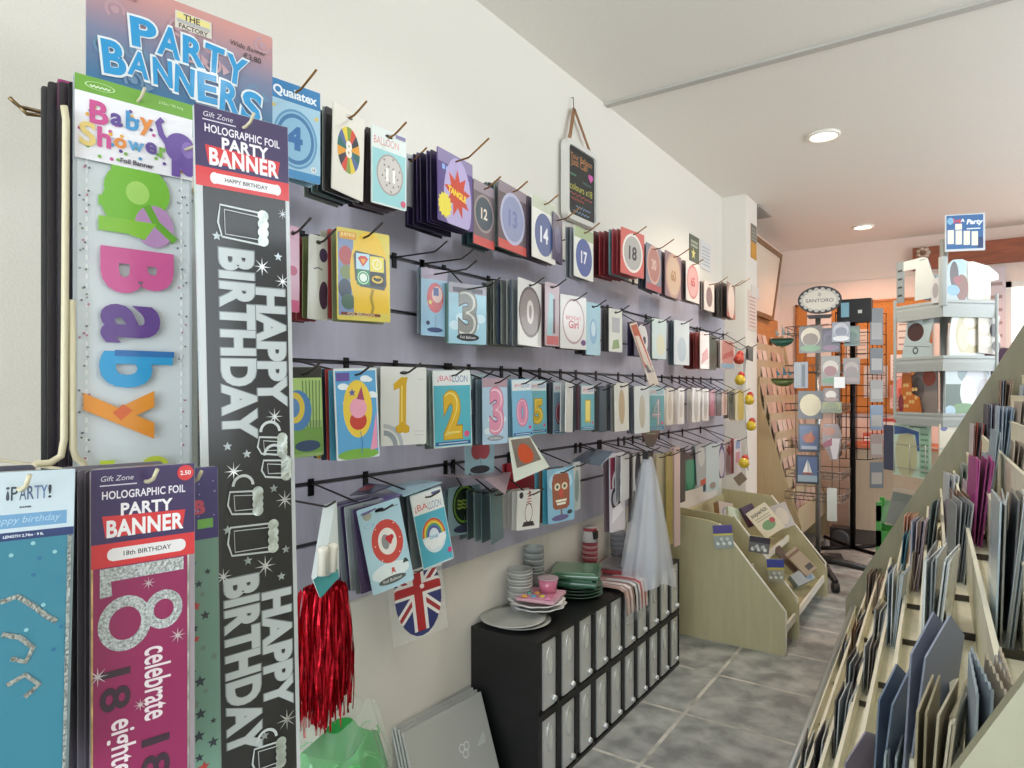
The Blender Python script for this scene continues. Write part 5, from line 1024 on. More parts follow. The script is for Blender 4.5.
def slab(name, label, cat, u, v, Y, w, h, t, col, yaw, roll, deco=None, pitch=-.35, group=None):
    P = onY(u, v, Y); r = thing(name, label, cat, face(P, yaw, roll, pitch), group); link('sleeve', bodymesh(w, h, t, False), r).data.materials[0] = mat(col, 'print')
    if deco: p = Print(r, w, h, t / 2); deco(p); p.done()
    return r
def tp(head, stripe, bodyc):
    def f(p):
        p.rect('header_card', 0, .62, 1, 1, head); p.rect('header_stripe', 0, .56, 1, .64, stripe)
        for k in range(7): p.ell('toy_picture', .2 + .1 * k, .22 + .09 * (k % 3), .09, .1, ['#e2e6e4', '#8f9694', '#c6ccca'][k % 3])
    return f
slab('toy_pack', 'purple headed toy bag hanging on the nearest bin panel', 'toy pack', 722, 525, 3.575, .1, .125, .008, '#98a29c', 1.25, .1, tp('#4a3f8a', '#cfc04a', 0), 0)
slab('toy_pack', 'dark toy bag hanging on the middle bin panel', 'toy pack', 760, 537, 3.86, .11, .09, .008, '#6d6a6c', 1.2, -.1, tp('#3a3544', '#6d6a70', 0), 0)
slab('toy_pack', 'blue headed toy bag hanging lower on the middle bin panel', 'toy pack', 775, 559, 3.86, .09, .13, .008, '#a8a590', 1.2, .05, tp('#3f4a9a', '#cfc04a', 0), 0)
slab('magazine', 'cream magazine with green and red print in the bin', 'magazine', 755, 508, 4.3, .15, .19, .006, '#cfc5ae', .8, .5, lambda p: (p.text('lettering', 'superkit', .5, .8, .8, '#6d6a5c', bold=.03), p.ell('green_print', .5, .32, .3, .2, '#6f9468'), p.ell('red_print', .75, .4, .12, .12, '#a84a4c'), p.rect('text_lines', .15, .55, .85, .58, '#9a9484'), p.rect('text_lines', .15, .63, .85, .66, '#9a9484')), -.6)
slab('toy_box', 'tan narrow box leaning in the lower tray of the bin', 'box', 790, 551, 4.35, .085, .17, .025, '#a5917a', .8, .6, lambda p: (p.rect('dark_label', .4, .1, .9, .3, '#4c463f'), p.rect('brown_band', 0, .8, 1, .9, '#7c5c4c')), -.7)
slab('toy_box', 'dark brown narrow box beside the tan box in the bin', 'box', 776, 548, 4.4, .05, .18, .025, '#5c4438', .8, .55, None, -.7)
slab('toy_pack', 'grey and blue bag in the lowest tray of the bin', 'toy pack', 797, 573, 4.5, .16, .08, .04, '#8a979c', .5, .2, lambda p: p.ell('blue_print', .75, .5, .2, .2, '#4a7390'), -.8)
slab('toy_pack', 'brown furry toy bag behind the cream magazine', 'toy pack', 775, 505, 4.6, .14, .16, .04, '#7f6a4c', .6, .2, lambda p: p.ell('fur_print', .5, .5, .35, .4, '#9c8358'), -.4)
slab('toy_pack', 'dark red and purple packet at the top of the bin', 'toy pack', 745, 506, 4.3, .09, .13, .03, '#4a3550', .6, .3, lambda p: p.ell('red_print', .4, .3, .3, .3, '#8c3048'), -.4)
slab('toy_pack', 'pale green packet in the upper tray of the bin', 'toy pack', 733, 508, 4.25, .1, .12, .02, '#b3bfa4', .6, -.3, None, -.4)
slab('toy_box', 'orange box in the back corner of the bin', 'box', 723, 503, 4.4, .12, .14, .05, '#a8825c', .6, -.2, lambda p: p.ring('curl_print', .5, .5, .2, .3, '#5c4436'), -.4)

# ------------------------------------------------------------------ long stepped greeting card rack on the right
RD = math.radians(1.63); RACK = T(CAM.x, 0, 0, RD); RINV = RACK.inverted()
DX, DZ, NT = .055, .095, 15
tb = lambda i: -.36 + DX * i
tz = lambda i: .2 + DZ * i
RY0, RY1 = .7, 4.0
OLV = mat('#97957d', 'laminate'); CRM = mat('#eeead6', 'laminate')
rk = thing('card_rack', 'long stepped card rack with olive end panels across the aisle from the drawers', 'display rack', RACK)
pp_ = [(-.41, 0), (-.41, .23), (.02, 1.036), (.357, 1.678), (.47, 1.85), (.56, 1.85), (.56, 0)]
for y in (RY0, RY1): M().prism(pp_, 0, .02, T(0, y + .02, 0, 0, PI / 2)).build('end_panel', OLV, rk)
M().box(-.385, RY0 + .02, 0, -.375, RY1, .14).build('kick_board', OLV, rk)
M().box(.545, RY0 + .02, 0, .56, RY1, 1.85).build('back_panel', OLV, rk)
for i in range(NT):
    x, z = tb(i), tz(i)
    o = M().box(x - .003, RY0 + .02, z - .07 - (DZ if i else .06), x + .003, RY1, z).build('tier_board', CRM, rk)
    M().box(x - .0045, RY0 + .02, z - .004, x + .0045, RY1, z + .003).build('edge_strip', mat('#ebe8d4', 'plastic'), o)
    M().box(x + .003, RY0 + .02, z - .07, x + DX - .003, RY1, z - .066).build('pocket_floor', CRM, o)
    rg = random.Random(i)
    for y in [RY0 + .25 + k * .42 + rg.uniform(-.08, .08) for k in range(8)]:
        M().box(x + .003, y, z - .066, x + DX - .003, y + .005, z - .05).build('pocket_divider', mat('#3f3a34', 'plastic'), o)
M().tube([(tb(0) - .012, RY0 + .02, tz(0) + .004), (tb(0) - .012, RY1, tz(0) + .004)], .012, 10).build('front_rail', mat('#c3ccce', 'steel'), rk)
CARDM = {}
def cardmesh(w, h, t, kind):
    k = (round(w, 2), round(h, 2), t, kind)
    if k not in CARDM:
        m = M()
        if kind == 'envelope':   # pointed flap at the top
            pts = [(-w / 2, 0), (w / 2, 0), (w / 2, h * .82), (.0, h), (-w / 2, h * .82)]
        elif kind == 'scallop':
            pts = [(-w / 2, 0), (w / 2, 0)] + [(w / 2 - w * j / 12, h - (.006 if j % 2 else 0)) for j in range(13)]
        elif kind == 'round':
            pts = [(-w / 2, 0), (w / 2, 0), (w / 2, h - .02), (w / 2 - .02, h), (-w / 2 + .02, h), (-w / 2, h - .02)]
        else: pts = [(-w / 2, 0), (w / 2, 0), (w / 2, h), (-w / 2, h)]
        m.prism(pts, -t / 2, t / 2); CARDM[k] = m.mesh('greeting_card', mat('#cccccc'))
    return CARDM[k]
def rack_spot(u, v, h, off=.015, lean=.03):
    best = None
    for i in range(NT):
        for k in range(39, 194):
            y = k * .0204; q = RACK @ Vector((tb(i) + off + lean, y, tz(i) - .066 + h)); a = proj(q); e = (a[0] - u) ** 2 + (a[1] - v) ** 2
            if best is None or e < best[0]: best = (e, i, y)
    return best[1], best[2]
FXR = Matrix(((0, 0, 1), (1, 0, 0), (0, 1, 0))).to_4x4()   # card width along y, height z, thickness x
def bundle(sh, tier, y, n, cols, w=.15, h=.18, lean=.1, sp=.006, kind='card', mk='card', x0=.012, yj=.018, hj=.015, yawj=.06, name='greeting_card', cat='card', t=.003, fan=.04, yaw=None):
    rg = random.Random(sh)
    yaw = -math.atan2(tb(tier) + .03, y) + (yaw if yaw is not None else -.13 if tb(tier) < .02 else .1)
    for k in range(n):
        o = link(name, cardmesh(w, h, t, kind))
        xk = x0 + min(sp * k, .024); ln_ = max(.03, min(lean + fan * (k - n * .35), math.atan((.051 - xk) / .163) + .01))
        o.matrix_world = RACK @ T(tb(tier) + xk, y + rg.uniform(-yj, yj), tz(tier) - .0655, yaw + rg.uniform(-yawj, yawj), 0, 0) @ Matrix.Rotation(ln_, 4, 'Y') @ FXR @ Matrix.Scale(1 - rg.uniform(0, hj) * 3, 4, (0, 1, 0))
        o.material_slots[0].link = 'OBJECT'; o.material_slots[0].material = mat(cols[k % len(cols)], mk)
        tag(o, sh, cat, sh)
GRY = ['#8f979c', '#a9afb2', '#c3c7c8', '#767d82']
def at(u, v, h): return rack_spot(u, v, h)
BL_ = [  # u, v of the top, height, n, colours, label, extra
    (876, 570, .2, 4, ['#8a7a70', '#a89a90', '#6f6058'], 'brown and clear card in the fan farthest down the lowest tiers', {}),
    (899, 568, .25, 5, ['#b4c2cc', '#d3dade', '#9fb0bc'], 'pale blue and white card in the low fan before the olive panel', dict(mk='gloss')),
    (907, 530, .22, 2, ['#3f7f9a', '#4a8ca6'], 'teal card standing in the lower far tiers', {}),
    (914, 513, .24, 3, ['#cf9f8c', '#d9b3a2', '#c08f80'], 'peach card standing behind the teal cards', {}),
    (928, 518, .27, 6, ['#b8aec0', '#8fa0b8', '#c9b6bc', '#6d5660'], 'lavender and blue card in the tall far fan', dict(mk='gloss')),
    (939, 499, .24, 2, ['#6f7d7c', '#7f8c8a'], 'grey green rounded card standing alone in the far tiers', dict(kind='round')),
    (956, 492, .24, 4, ['#6f5648', '#8a6d5a', '#a89484'], 'brown card in the bundle below the magenta envelopes', {}),
    (968, 497, .24, 4, ['#8a8f92', '#a3a8aa', '#70767a'], 'grey card in the bundle beside the brown cards', {}),
    (962, 548, .29, 9, ['#c9d0d2', '#8f989c', '#dfe3e2', '#7c8488', '#aab2b6'], 'pale grey envelope in the big fan in the middle tiers', dict(mk='gloss', sp=.004, w=.19, fan=.05)),
    (948, 474, .2, 5, ['#c2c9d2', '#8f99a8', '#dde0e4'], 'small white card in the bunch beside the end panel', {}),
    (977, 460, .27, 4, ['#a83f84', '#b84c94', '#943874'], 'magenta envelope in the upper far tiers', dict(kind='card')),
    (968, 422, .22, 5, ['#c6c0c8', '#8a3f36', '#a34c40', '#9a9aa4'], 'white and red-brown card in the bunch under the spinner', {}),
    (985, 410, .22, 7, ['#5f5c6c', '#8a8498', '#a9b4c8', '#6d667a'], 'purple grey card in the upper row by the spinner', {}),
    (1006, 406, .22, 7, ['#9fb4c8', '#b4c2d2', '#8fa0b4'], 'light blue card in the upper row by the frame edge', {}),
    (1003, 422, .25, 2, ['#93a8b4', '#a5b8c2'], 'pale blue tall card in front of the purple grey row', {}),
    (1004, 368, .24, 6, ['#8a7468', '#a4b2c8', '#6d5c54', '#b8a898'], 'brown and blue card in the highest visible tier', {}),
    (1008, 497, .27, 9, ['#b9ccd8', '#8d8f8c', '#a5a8a6', '#cfdbe2', '#77787a'], 'clear bagged card with pale blue top at the edge of the frame', dict(yaw=.03, mk='gloss', w=.19, fan=.05)),
    (939, 606, .3, 2, ['#7f879c', '#8a92a6', '#767e94'], 'large slate blue envelope with pointed flap in the middle tiers', dict(kind='envelope', w=.16, lean=.1, yaw=-.34, fan=.06, name='envelope', cat='envelope')),
    (913, 662, .26, 2, ['#64748c', '#6f7f96', '#5b6a80'], 'dark blue envelope with pointed flap, below the slate blue ones', dict(kind='envelope', w=.14, lean=.1, yaw=-.3, fan=.06, name='envelope', cat='envelope')),
    (885, 733, .2, 1, ['#8f8798'], 'single lavender grey envelope low in the near tiers', dict(kind='envelope', w=.15, lean=.1, yaw=-.38, name='envelope', cat='envelope')),
    (924, 746, .13, 6, ['#b4c0c8', '#c9d3d8', '#9fabb2'], 'small pale blue envelope in the near bunch', dict(sp=.007, w=.11, name='envelope', cat='envelope')),
    (962, 690, .24, 5, ['#a39a80', '#8c846c', '#b9b09a', '#d0cbb9'], 'kraft coloured envelope in the near middle tiers', dict(mk='card', sp=.009, name='envelope', cat='envelope')),
    (1006, 664, .2, 5, ['#98a4ae', '#8a97a2', '#a9a090', '#b4a898'], 'grey scalloped envelope beside the near end panel', dict(kind='scallop', sp=.009, name='envelope', cat='envelope')),
    (880, 640, .15, 4, ['#b9bec0', '#8d8880', '#6f675f'], 'grey and white card in a low near tier', {}),
    (860, 655, .17, 4, ['#4c484a', '#a3acb0', '#6d6a6c', '#c2c8ca'], 'dark and pale card behind the front rail', {}),
    (850, 690, .17, 4, ['#5c5a5c', '#b3bcc0', '#8a9094', '#484446'], 'dark and silver card low behind the front rail', {}),
    (865, 625, .15, 4, ['#7a5a3c', '#94704c', '#5f5450'], 'brown upright card behind the front rail', {}),
    (888, 605, .16, 4, ['#9fa8ac', '#6c6a62', '#c4c9c8'], 'grey clear bagged card in the third tier', dict(mk='gloss')),
    (905, 575, .15, 3, ['#c2bd86', '#d2cd9a'], 'pale yellow card in the far lower tiers', {}),
    (930, 540, .17, 4, ['#8a7f86', '#6a5c62', '#a89aa0'], 'mauve card in the far lower tiers', {}),
]
for (u, v, h, n, cols, lab, kw) in BL_:
    i, y = at(u, v, h)
    bundle(lab, i, y, n + (n + 1) // 2 if n > 2 else n, cols, h=h, **kw)
# fillers farther along the tiers
rg = random.Random(21); WORD = ['lowest', 'second', 'third', 'fourth', 'fifth', 'sixth', 'seventh', 'eighth', 'ninth', 'tenth', 'eleventh', 'twelfth', 'thirteenth', 'fourteenth', 'topmost']
PAL = [['#9aa2a8', '#c4c9cc', '#7d858a'], ['#b3a79c', '#8f8378', '#d3cabe'], ['#a6b3c2', '#8797ab', '#c3ccd8'], ['#b9a6b4', '#93808e'], ['#7f8a84', '#a9b2ac'], ['#c8b8a8', '#a28f80']]
for i in range(NT):
    for y in ((1.5, 2.2, 2.95, 3.35) if i < 2 else (3.05, 3.55) if i < 7 else (2.55, 3.05, 3.55)):
        yy = y + rg.uniform(-.1, .1)
        if rg.random() < .62:
            pal = rg.randrange(len(PAL)); hh = rg.uniform(.12, .15)
            bundle('%s card at %s in the %s rack tier' % (('silver grey', 'kraft', 'steel blue', 'mauve', 'sage', 'tan')[pal] if i > 1 else 'dark or silver', {1.5: 'the near third', 1.9: 'just short of half way', 2.2: 'half way', 2.55: 'just past half way', 2.95: 'the far third', 3.05: 'the far third', 3.35: 'the far quarter', 3.55: 'the far end'}[y], WORD[i]), i, yy, 3, PAL[pal] if i > 1 else ['#4a4648', '#b9c0c3', '#7c7672'], h=hh, sp=.008, yaw=-.14 if i < 2 else None)

# ------------------------------------------------------------------ card rack along the left wall beyond the pillar
r2 = thing('card_rack', 'tall pale card rack against the wall beyond the pillar', 'display rack', T(0, 0, 0))
LB = lambda i: .38 - .042 * i
LZ = lambda i: .45 + .15 * i
for y in (5.55, 6.85): M().prism([(-.065, 0), (.41, 0), (.41, .3), (.11, 1.25), (.0, 1.9), (-.065, 1.9)], 0, .02, T(0, y + .02, 0, 0, PI / 2)).build('end_panel', mat('#b8a580', 'laminate'), r2)
M().box(-.065, 5.57, 0, -.05, 6.85, 2.05).build('back_panel', mat('#b07a44', 'wood'), r2)
for i in range(10):
    o = M().box(LB(i) - .004, 5.57, LZ(i) - .24, LB(i) + .004, 6.85, LZ(i) - .02).build('tier_board', mat('#b8aa8c', 'laminate'), r2)
    M().box(LB(i) - .042, 5.57, LZ(i) - .085, LB(i) - .004, 6.85, LZ(i) - .08).build('pocket_floor', mat('#b8aa8c', 'laminate'), o)
    for y in (5.68, 5.86, 6.04, 6.22, 6.4, 6.58, 6.75):
        if rg.random() < .93:
            me = cardmesh(.14, .15, .003, 'card'); c_ = rg.choice(['#d9bdb0', '#c9a79a', '#e0cfc4', '#c4ada0', '#b89c94', '#d6c3b4'])
            o = link('greeting_card', me); o.matrix_world = T(LB(i) - .008, y + rg.uniform(-.02, .02), LZ(i) - .079) @ Matrix.Rotation(-.2, 4, 'Y') @ FXR; o.material_slots[0].link = 'OBJECT'; o.material_slots[0].material = mat(c_, 'print')
            lab = 'pinkish card in the %s row of the rack past the pillar' % WORD[i]; tag(o, lab, 'card', lab)

# ------------------------------------------------------------------ back wall: cork board, papers, counter
ck = thing('cork_board', 'large orange cork board on the back wall', 'board', T(.07, YB - .002, 1.15))
M().box(0, -.012, 0, 1.16, 0, 1.07).build('cork', mat('#bd7a3c', 'cork'), ck)
fm2 = M()
for a in ((0, 0, 1.16, .02), (0, 1.05, 1.16, 1.07), (0, 0, .02, 1.07), (1.14, 0, 1.16, 1.07)): fm2.box(a[0], -.02, a[1], a[2], 0, a[3])
fm2.build('frame', mat('#a9662f', 'wood'), ck)
def sheet(lab, x, z, w, h, col, lines=True, cat='paper'):
    r = thing('paper_sheet', lab, cat, Matrix.Translation((x, YB - .018, z)) @ Matrix(((1, 0, 0), (0, 0, -1), (0, 1, 0))).to_4x4()); link('paper', bodymesh(w, h, .002, False, .002), r).data.materials[0] = mat(col, 'card')
    p = Print(r, w, h, .001); p.kind = 'card'
    if lines:
        for k in range(5): p.rect('text_lines', .12, .12 + .16 * k, .88, .16 + .16 * k, '#a08a86')
    p.done()
sheet('white paper pinned on the cork board behind the oval topper', .29, 2.2, .22, .5, '#dccfc6')
sheet('small picture strip pinned at the upper cork edge', 1.0, 2.12, .09, .38, '#d9d0c4')
sheet('white sheet pinned low beside the grid spinner', .98, 1.7, .16, .24, '#e6d8d0'); sheet('white sheet pinned low, nearer the souvenir spinner', 1.17, 1.68, .15, .3, '#ead9d0')
sheet('pale sheet pinned at the cork board foot', .98, 1.42, .17, .22, '#e3c4b8'); sheet('tan sheet pinned at the cork board centre', .62, 1.95, .2, .28, '#d3c0ae'); sheet('grey sheet pinned behind the grid spinner', .78, 1.6, .2, .3, '#c8b8ac')
sheet('orange framed sheet low by the souvenir spinner', 1.16, 1.36, .14, .2, '#d98a4a')
ct = thing('shop_counter', 'beige counter with dark plinth at the back of the shop', 'counter', T(.62, 6.55, 0))
M().box(0, 0, .14, 1.5, .45, .86).build('body', mat('#a8957f', 'laminate'), ct); M().box(.02, .03, 0, 1.48, .45, .14).build('plinth', mat('#4a3f38', 'laminate'), ct); M().box(-.02, -.02, .86, 1.52, .47, .89).build('worktop', mat('#b8623f', 'wood'), ct)
for k, (x, z, w, h, c_, lab) in enumerate(((.72, .89, .12, .1, '#c9553f', 'red carton first along the back counter'), (.86, .89, .1, .14, '#d97a5a', 'orange carton second along the back counter'), (.98, .89, .13, .09, '#c8483c', 'low red carton third along the back counter'), (1.13, .89, .1, .16, '#dca58f', 'pink carton fourth along the back counter'), (.87, 1.031, .1, .09, '#b8402f', 'dark red carton stacked on the orange carton'), (1.0, .981, .1, .12, '#e0b3a0', 'pale pink carton stacked on the low red carton'), (1.12, 1.051, .11, .13, '#cf6450', 'coral carton stacked on the pink carton'))):
    r = thing('carton', lab, 'box', T(x, 6.62, z), 'cartons on the back counter'); M().box(0, 0, 0, w, .12, h).build('box', mat(c_, 'print'), r); M().box(.01, -.002, h * .3, w - .01, 0, h * .7).build('label', mat('#e6cfc2', 'print'), r)
pw = thing('paper_house', 'pink paper house hanging before the back wall', 'decoration', T(1.02, 6.98, 1.3)); M().add([(-.1, 0, 0), (.1, 0, 0), (.1, .06, 0), (-.1, .06, 0), (-.1, 0, .12), (.1, 0, .12), (.1, .06, .12), (-.1, .06, .12), (0, 0, .22), (0, .06, .22)], [(0, 1, 5, 8, 4), (3, 7, 9, 6, 2), (0, 4, 7, 3), (1, 2, 6, 5), (4, 8, 9, 7), (5, 6, 9, 8), (0, 3, 2, 1)]).build('house', mat('#d9857a', 'card'), pw); M().box(-.05, -.003, .03, .05, 0, .09).build('window', mat('#c0503f', 'card'), pw)
pb = thing('storage_box', 'small black box on the floor behind the spinners', 'box', T(.5, 6.3, .0)); M().box(0, 0, 0, .16, .15, .18).build('cabinet', mat('#242022', 'plastic'), pb); M().lathe([(.0001, 0), (.07, 0), (.075, .006), (.06, .008), (.0001, .003)], 24, T(.08, 0, .09, 0, PI / 2)).build('grille', mat('#3a3638', 'plastic'), pb)
orn = thing('flower_ornament', 'white paper flower fixed to the red-brown beam', 'ornament', T(onY(923, 253, YB - .1).x, YB - .11, onY(923, 253, YB - .1).z))
for k in range(7):
    a = 2 * PI * k / 7; M().lathe([(.0001, -.008), (.026, 0), (.0001, .008)], 12, T(.034 * math.cos(a), 0, .034 * math.sin(a), 0, PI / 2)).build('petal', mat('#c4b09c', 'card'), orn)
M().lathe([(.0001, -.015), (.02, 0), (.0001, .015)], 12, T(0, -.01, 0, 0, PI / 2)).build('flower_centre', mat('#8a6a50', 'card'), orn)
sheet('dark purple poster hanging below the tall pale one', 1.7, 1.73, .24, .5, '#3c2644', False, 'poster')
sheet('tall white and purple poster beside the souvenir spinner', 1.66, 2.44, .2, .7, '#d0c2c4', True, 'poster')

# ------------------------------------------------------------------ spinner with the oval topper
SX, SY = onY(818, 300, 5.3).x, 5.3
sp = thing('card_spinner', 'silver card spinner with a black and cream oval topper', 'card spinner', T(SX, SY, 0))
M().tube([(0, 0, .1), (0, 0, 1.9)], .018, 12).build('pole', mat('#9c9a98', 'metal'), sp)
for k in range(5):
    a = 2 * PI * k / 5 - 1.15; e = Vector((.42 * math.cos(a), .42 * math.sin(a), .07))
    lg = M().tube([(0, 0, .13), (e.x * .3, e.y * .3, .12), (e.x, e.y, .075)], [.035, .03, .02], 8).build('leg', mat('#262325', 'plastic'), sp)
    M().lathe([(.0001, -.025), (.03, -.022), (.036, -.01), (.036, .01), (.03, .022), (.0001, .025)], 14, T(e.x, e.y, .036, a, PI / 2)).build('caster', mat('#1c1a1b', 'plastic'), lg)
wr = mat('#77726e', 'metal')
for z in (.58, .74, .95, 1.22, 1.5, 1.78):
    m = M()
    for zz in (0, .05): m.tube([(.19, -.19, z + zz), (.19, .19, z + zz), (-.19, .19, z + zz), (-.19, -.19, z + zz), (.19, -.19, z + zz)], .003, 5)
    for q in range(7):
        x = -.19 + .38 * q / 6; m.tube([(x, -.19, z), (x, -.19, z + .05)], .002, 4); m.tube([(.19, x, z), (.19, x, z + .05)], .002, 4); m.tube([(x, .19, z), (x, .0, z)], .002, 4); m.tube([(x, -.19, z), (x, 0, z)], .002, 4)
    m.tube([(-.19, 0, z), (.19, 0, z)], .003, 5); m.tube([(0, -.19, z), (0, .19, z)], .003, 5)
    m.build('wire_basket', wr, sp)
for x, y in ((.12, -.17), (-.12, -.17), (.12, .17), (-.12, .17)): M().tube([(x, y, .55), (x, y, 1.86)], .003, 5).build('upright_wire', wr, sp)
def tocam(P): return math.atan2(P.y - CAM.y, CAM.x - P.x)
tp_ = onY(819.5, 300, SY); ya = tocam(tp_)
tpw = T(-SX, -SY, 0) @ face(tp_, ya)
ov = lambda a, b, n=32: [(a * math.cos(2 * PI * i / n), b * math.sin(2 * PI * i / n)) for i in range(n)]
def sub(o, m): o.matrix_local = m; return o
tpo = sub(M().prism(ov(.148, .102), -.008, .008).build('oval_topper', mat('#2a2728', 'plastic'), sp), tpw)
sub(M().prism([(-.09, -.1), (.09, -.1), (.07, -.125), (-.07, -.125)], -.02, .02).build('topper_foot', mat('#232122', 'plastic'), sp), tpw @ T(0, -.01, 0))
pr = Print(tpo, .3, .2, .009, ml=Matrix.Translation((0, .1, 0)))
pr.ell('cream_oval', .5, .5, .4, .26, '#cfc8ba')
for k in range(18): a = 2 * PI * k / 18; pr.ell('lace_edge', .5 + .4 * math.cos(a), .5 + .39 * math.sin(a), .05, .045, '#b9b4aa')
pr.ell('cream_oval', .5, .5, .37, .23, '#d3ccbe'); pr.text('topper_lettering', 'SANTORO', .5, .48, .62, '#4c4a4c', th=.085, bold=.01); pr.ell('crest', .5, .7, .04, .05, '#a8a49c')
pr.done()
def item(name, lab, cat, px, Y, design=None, col='#c9c9c4', t=.006, yaw=None, kind='print', shape=None, group='pop-up cards on the spinners'):
    uL, uR, vT, vB = px; P = onY((uL + uR) / 2, vT, Y); y_ = tocam(P) if yaw is None else yaw
    w, h, top = solve(uL, uR, vT, vB, P, y_); r = thing(name, lab, cat, face(top, y_), group)
    if shape: M().prism([((a - .5) * w, (b - 1) * h) for a, b in shape], -t / 2, t / 2).build('card', mat(col, kind), r)
    else: link('card', bodymesh(w, h, t, False, .003), r).data.materials[0] = mat(col, kind)
    if design: p = Print(r, w, h, t / 2); design(p); p.done()
    return r
def boat(lab, u, v, Y, L, col, sail):
    P = onY(u, v, Y); r = thing('popup_boat', lab, 'pop-up card', face(P, tocam(P)), 'pop-up cards on the spinners')
    M().grid(lambda a, b: (L * .5 * math.cos(PI * a) , -.06 * math.sin(PI * a) * b - .004, .045 * math.sin(PI * a) * math.cos(PI * (b - .5) * .98) * (1 if b < .99 else 0) + .0), 16, 6).build('hull', mat(col, 'print'), r)
    M().box(-L * .42, -.008, -.03, L * .42, -.002, .03).build('deck', mat('#6a5a44', 'card'), r)
    for k in (-.25, .0, .22):
        M().tube([(L * k, 0, 0), (L * k, .1 - abs(k) * .12, 0)], .002, 5).build('mast', mat('#8a8a88', 'card'), r)
        M().add([(L * k, .02, .001), (L * k + L * .16, .022, .006), (L * k, .09 - abs(k) * .12, .001), (L * k, .02, -.001), (L * k + L * .16, .022, .004), (L * k, .09 - abs(k) * .12, -.001)], [(0, 1, 2), (5, 4, 3), (0, 3, 4, 1), (1, 4, 5, 2), (2, 5, 3, 0)]).build('sail', mat(sail, 'card'), r)
boat('dark green pop-up boat on the near side of the oval-topped spinner', 782, 338, 5.2, .17, '#1f5a4c', '#8fa6a4')
boat('blue and olive pop-up boat below the dark green one', 783, 378, 5.2, .17, '#5a6a34', '#4a86a4')
def pop(c1, c2, c3):
    def f(p): p.ell('backdrop_print', .5, .6, .42, .44, c1); p.ell('picture', .5, .5, .34, .3, c2); p.ell('base_print', .5, .18, .45, .16, c3); p.star('sprig_print', .4, .55, .2, c2, n=7, inner=.5)
    return f
item('popup_card', 'cream pop-up card with green base, top of the spinner', 'pop-up card', (799, 822, 326, 353), 5.1, pop('#d3c8b2', '#7d6a56', '#6d9464'), '#6a6058')
item('popup_card', 'purple pop-up card beside the cream and green one', 'pop-up card', (822, 840, 328, 352), 5.1, pop('#5a4a64', '#38263a', '#7a4a68'), '#3c303c')
item('popup_card', 'silver wrapped bouquet card high on the spinner', 'pop-up card', (832, 850, 322, 342), 5.06, pop('#a9acb8', '#6f7384', '#c9cace'), '#7a7c88', kind='gloss')
item('popup_card', 'green leafy card beside the silver bouquet card', 'pop-up card', (844, 860, 326, 346), 5.15, pop('#5f7a64', '#3a5a44', '#2f4a38'), '#56665a')
item('popup_card', 'narrow silver sleeve card in the second spinner row', 'pop-up card', (794, 808, 362, 388), 5.1, lambda p: (p.rect('grey_band', .2, .1, .45, .95, '#8f9296'), p.rect('dark_band', .55, .05, .8, .9, '#3c3e44')), '#6c6c70', kind='gloss')
item('popup_card', 'green and white meadow card in the second spinner row', 'pop-up card', (821, 840, 356, 386), 5.1, pop('#bfb6a8', '#8a4a44', '#4f8450'), '#827c72')
item('popup_card', 'white folded tag below the meadow card', 'pop-up card', (834, 845, 377, 388), 5.05, None, '#dfe0e0')
item('popup_card', 'pinkish grey floral card at the spinner edge', 'pop-up card', (843, 860, 358, 384), 5.15, pop('#9a887f', '#7a6862', '#8a746c'), '#766860')
item('popup_card', 'card with plain cream disc in the third spinner row', 'pop-up card', (798, 823, 391, 419), 5.1, lambda p: p.ell('cream_disc', .5, .5, .43, .48, '#d6c9a0'), '#4a423e')
item('popup_card', 'brown and white flower card in the third spinner row', 'pop-up card', (823, 839, 388, 402), 5.1, pop('#7c5c4c', '#d9cfc6', '#8a6a58'), '#5a463c')
item('popup_card', 'olive moss card below the brown flower card', 'pop-up card', (821, 842, 402, 413), 5.08, pop('#8a8a3c', '#6f7430', '#5c6228'), '#6a6a3a')
item('popup_card', 'framed card with red ship on dark blue', 'pop-up card', (798, 820, 424, 452), 5.1, lambda p: (p.rect('picture_panel', .08, .08, .92, .94, '#4a5a84'), p.ell('ship_picture', .5, .5, .28, .24, '#a8502f'), p.poly('ship_picture', [(.3, .35), (.7, .35), (.6, .8)], '#b86a3c'), p.rect('caption', .15, .1, .85, .22, '#a8b0c0')), '#22212a')
item('popup_card', 'framed card with white sailing boat on blue', 'pop-up card', (796, 819, 455, 484), 5.1, lambda p: (p.rect('picture_panel', .08, .08, .92, .94, '#4d5f88'), p.poly('boat_picture', [(.3, .4), (.5, .85), (.52, .4)], '#e0dcd8'), p.poly('boat_picture', [(.54, .4), (.54, .8), (.7, .4)], '#cfc9c6'), p.ell('boat_picture', .5, .36, .26, .06, '#8a4a3c'), p.rect('sea_print', .08, .08, .92, .3, '#8fa0ac')), '#22212a')
item('popup_card', 'red and clear cone bouquet card on the lower spinner', 'pop-up card', (822, 842, 424, 460), 5.08, lambda p: (p.ell('flower_print', .35, .8, .3, .24, '#a86a4a'), p.poly('cone_print', [(.3, .6), (.9, .6), (.75, .03), (.55, .03)], '#c9c0c4'), p.poly('red_print', [(.0, .45), (.5, .62), (.5, .4), (.1, .35)], '#8f3a4c')), '#8a7a78', shape=[(.45, 0), (.8, 0), (1, .7), (.8, 1), (.1, 1), (0, .5)])
item('popup_card', 'long clear sleeve hanging low on the spinner', 'pop-up card', (827, 837, 488, 521), 5.1, lambda p: '#bcb4b0', kind='gloss')
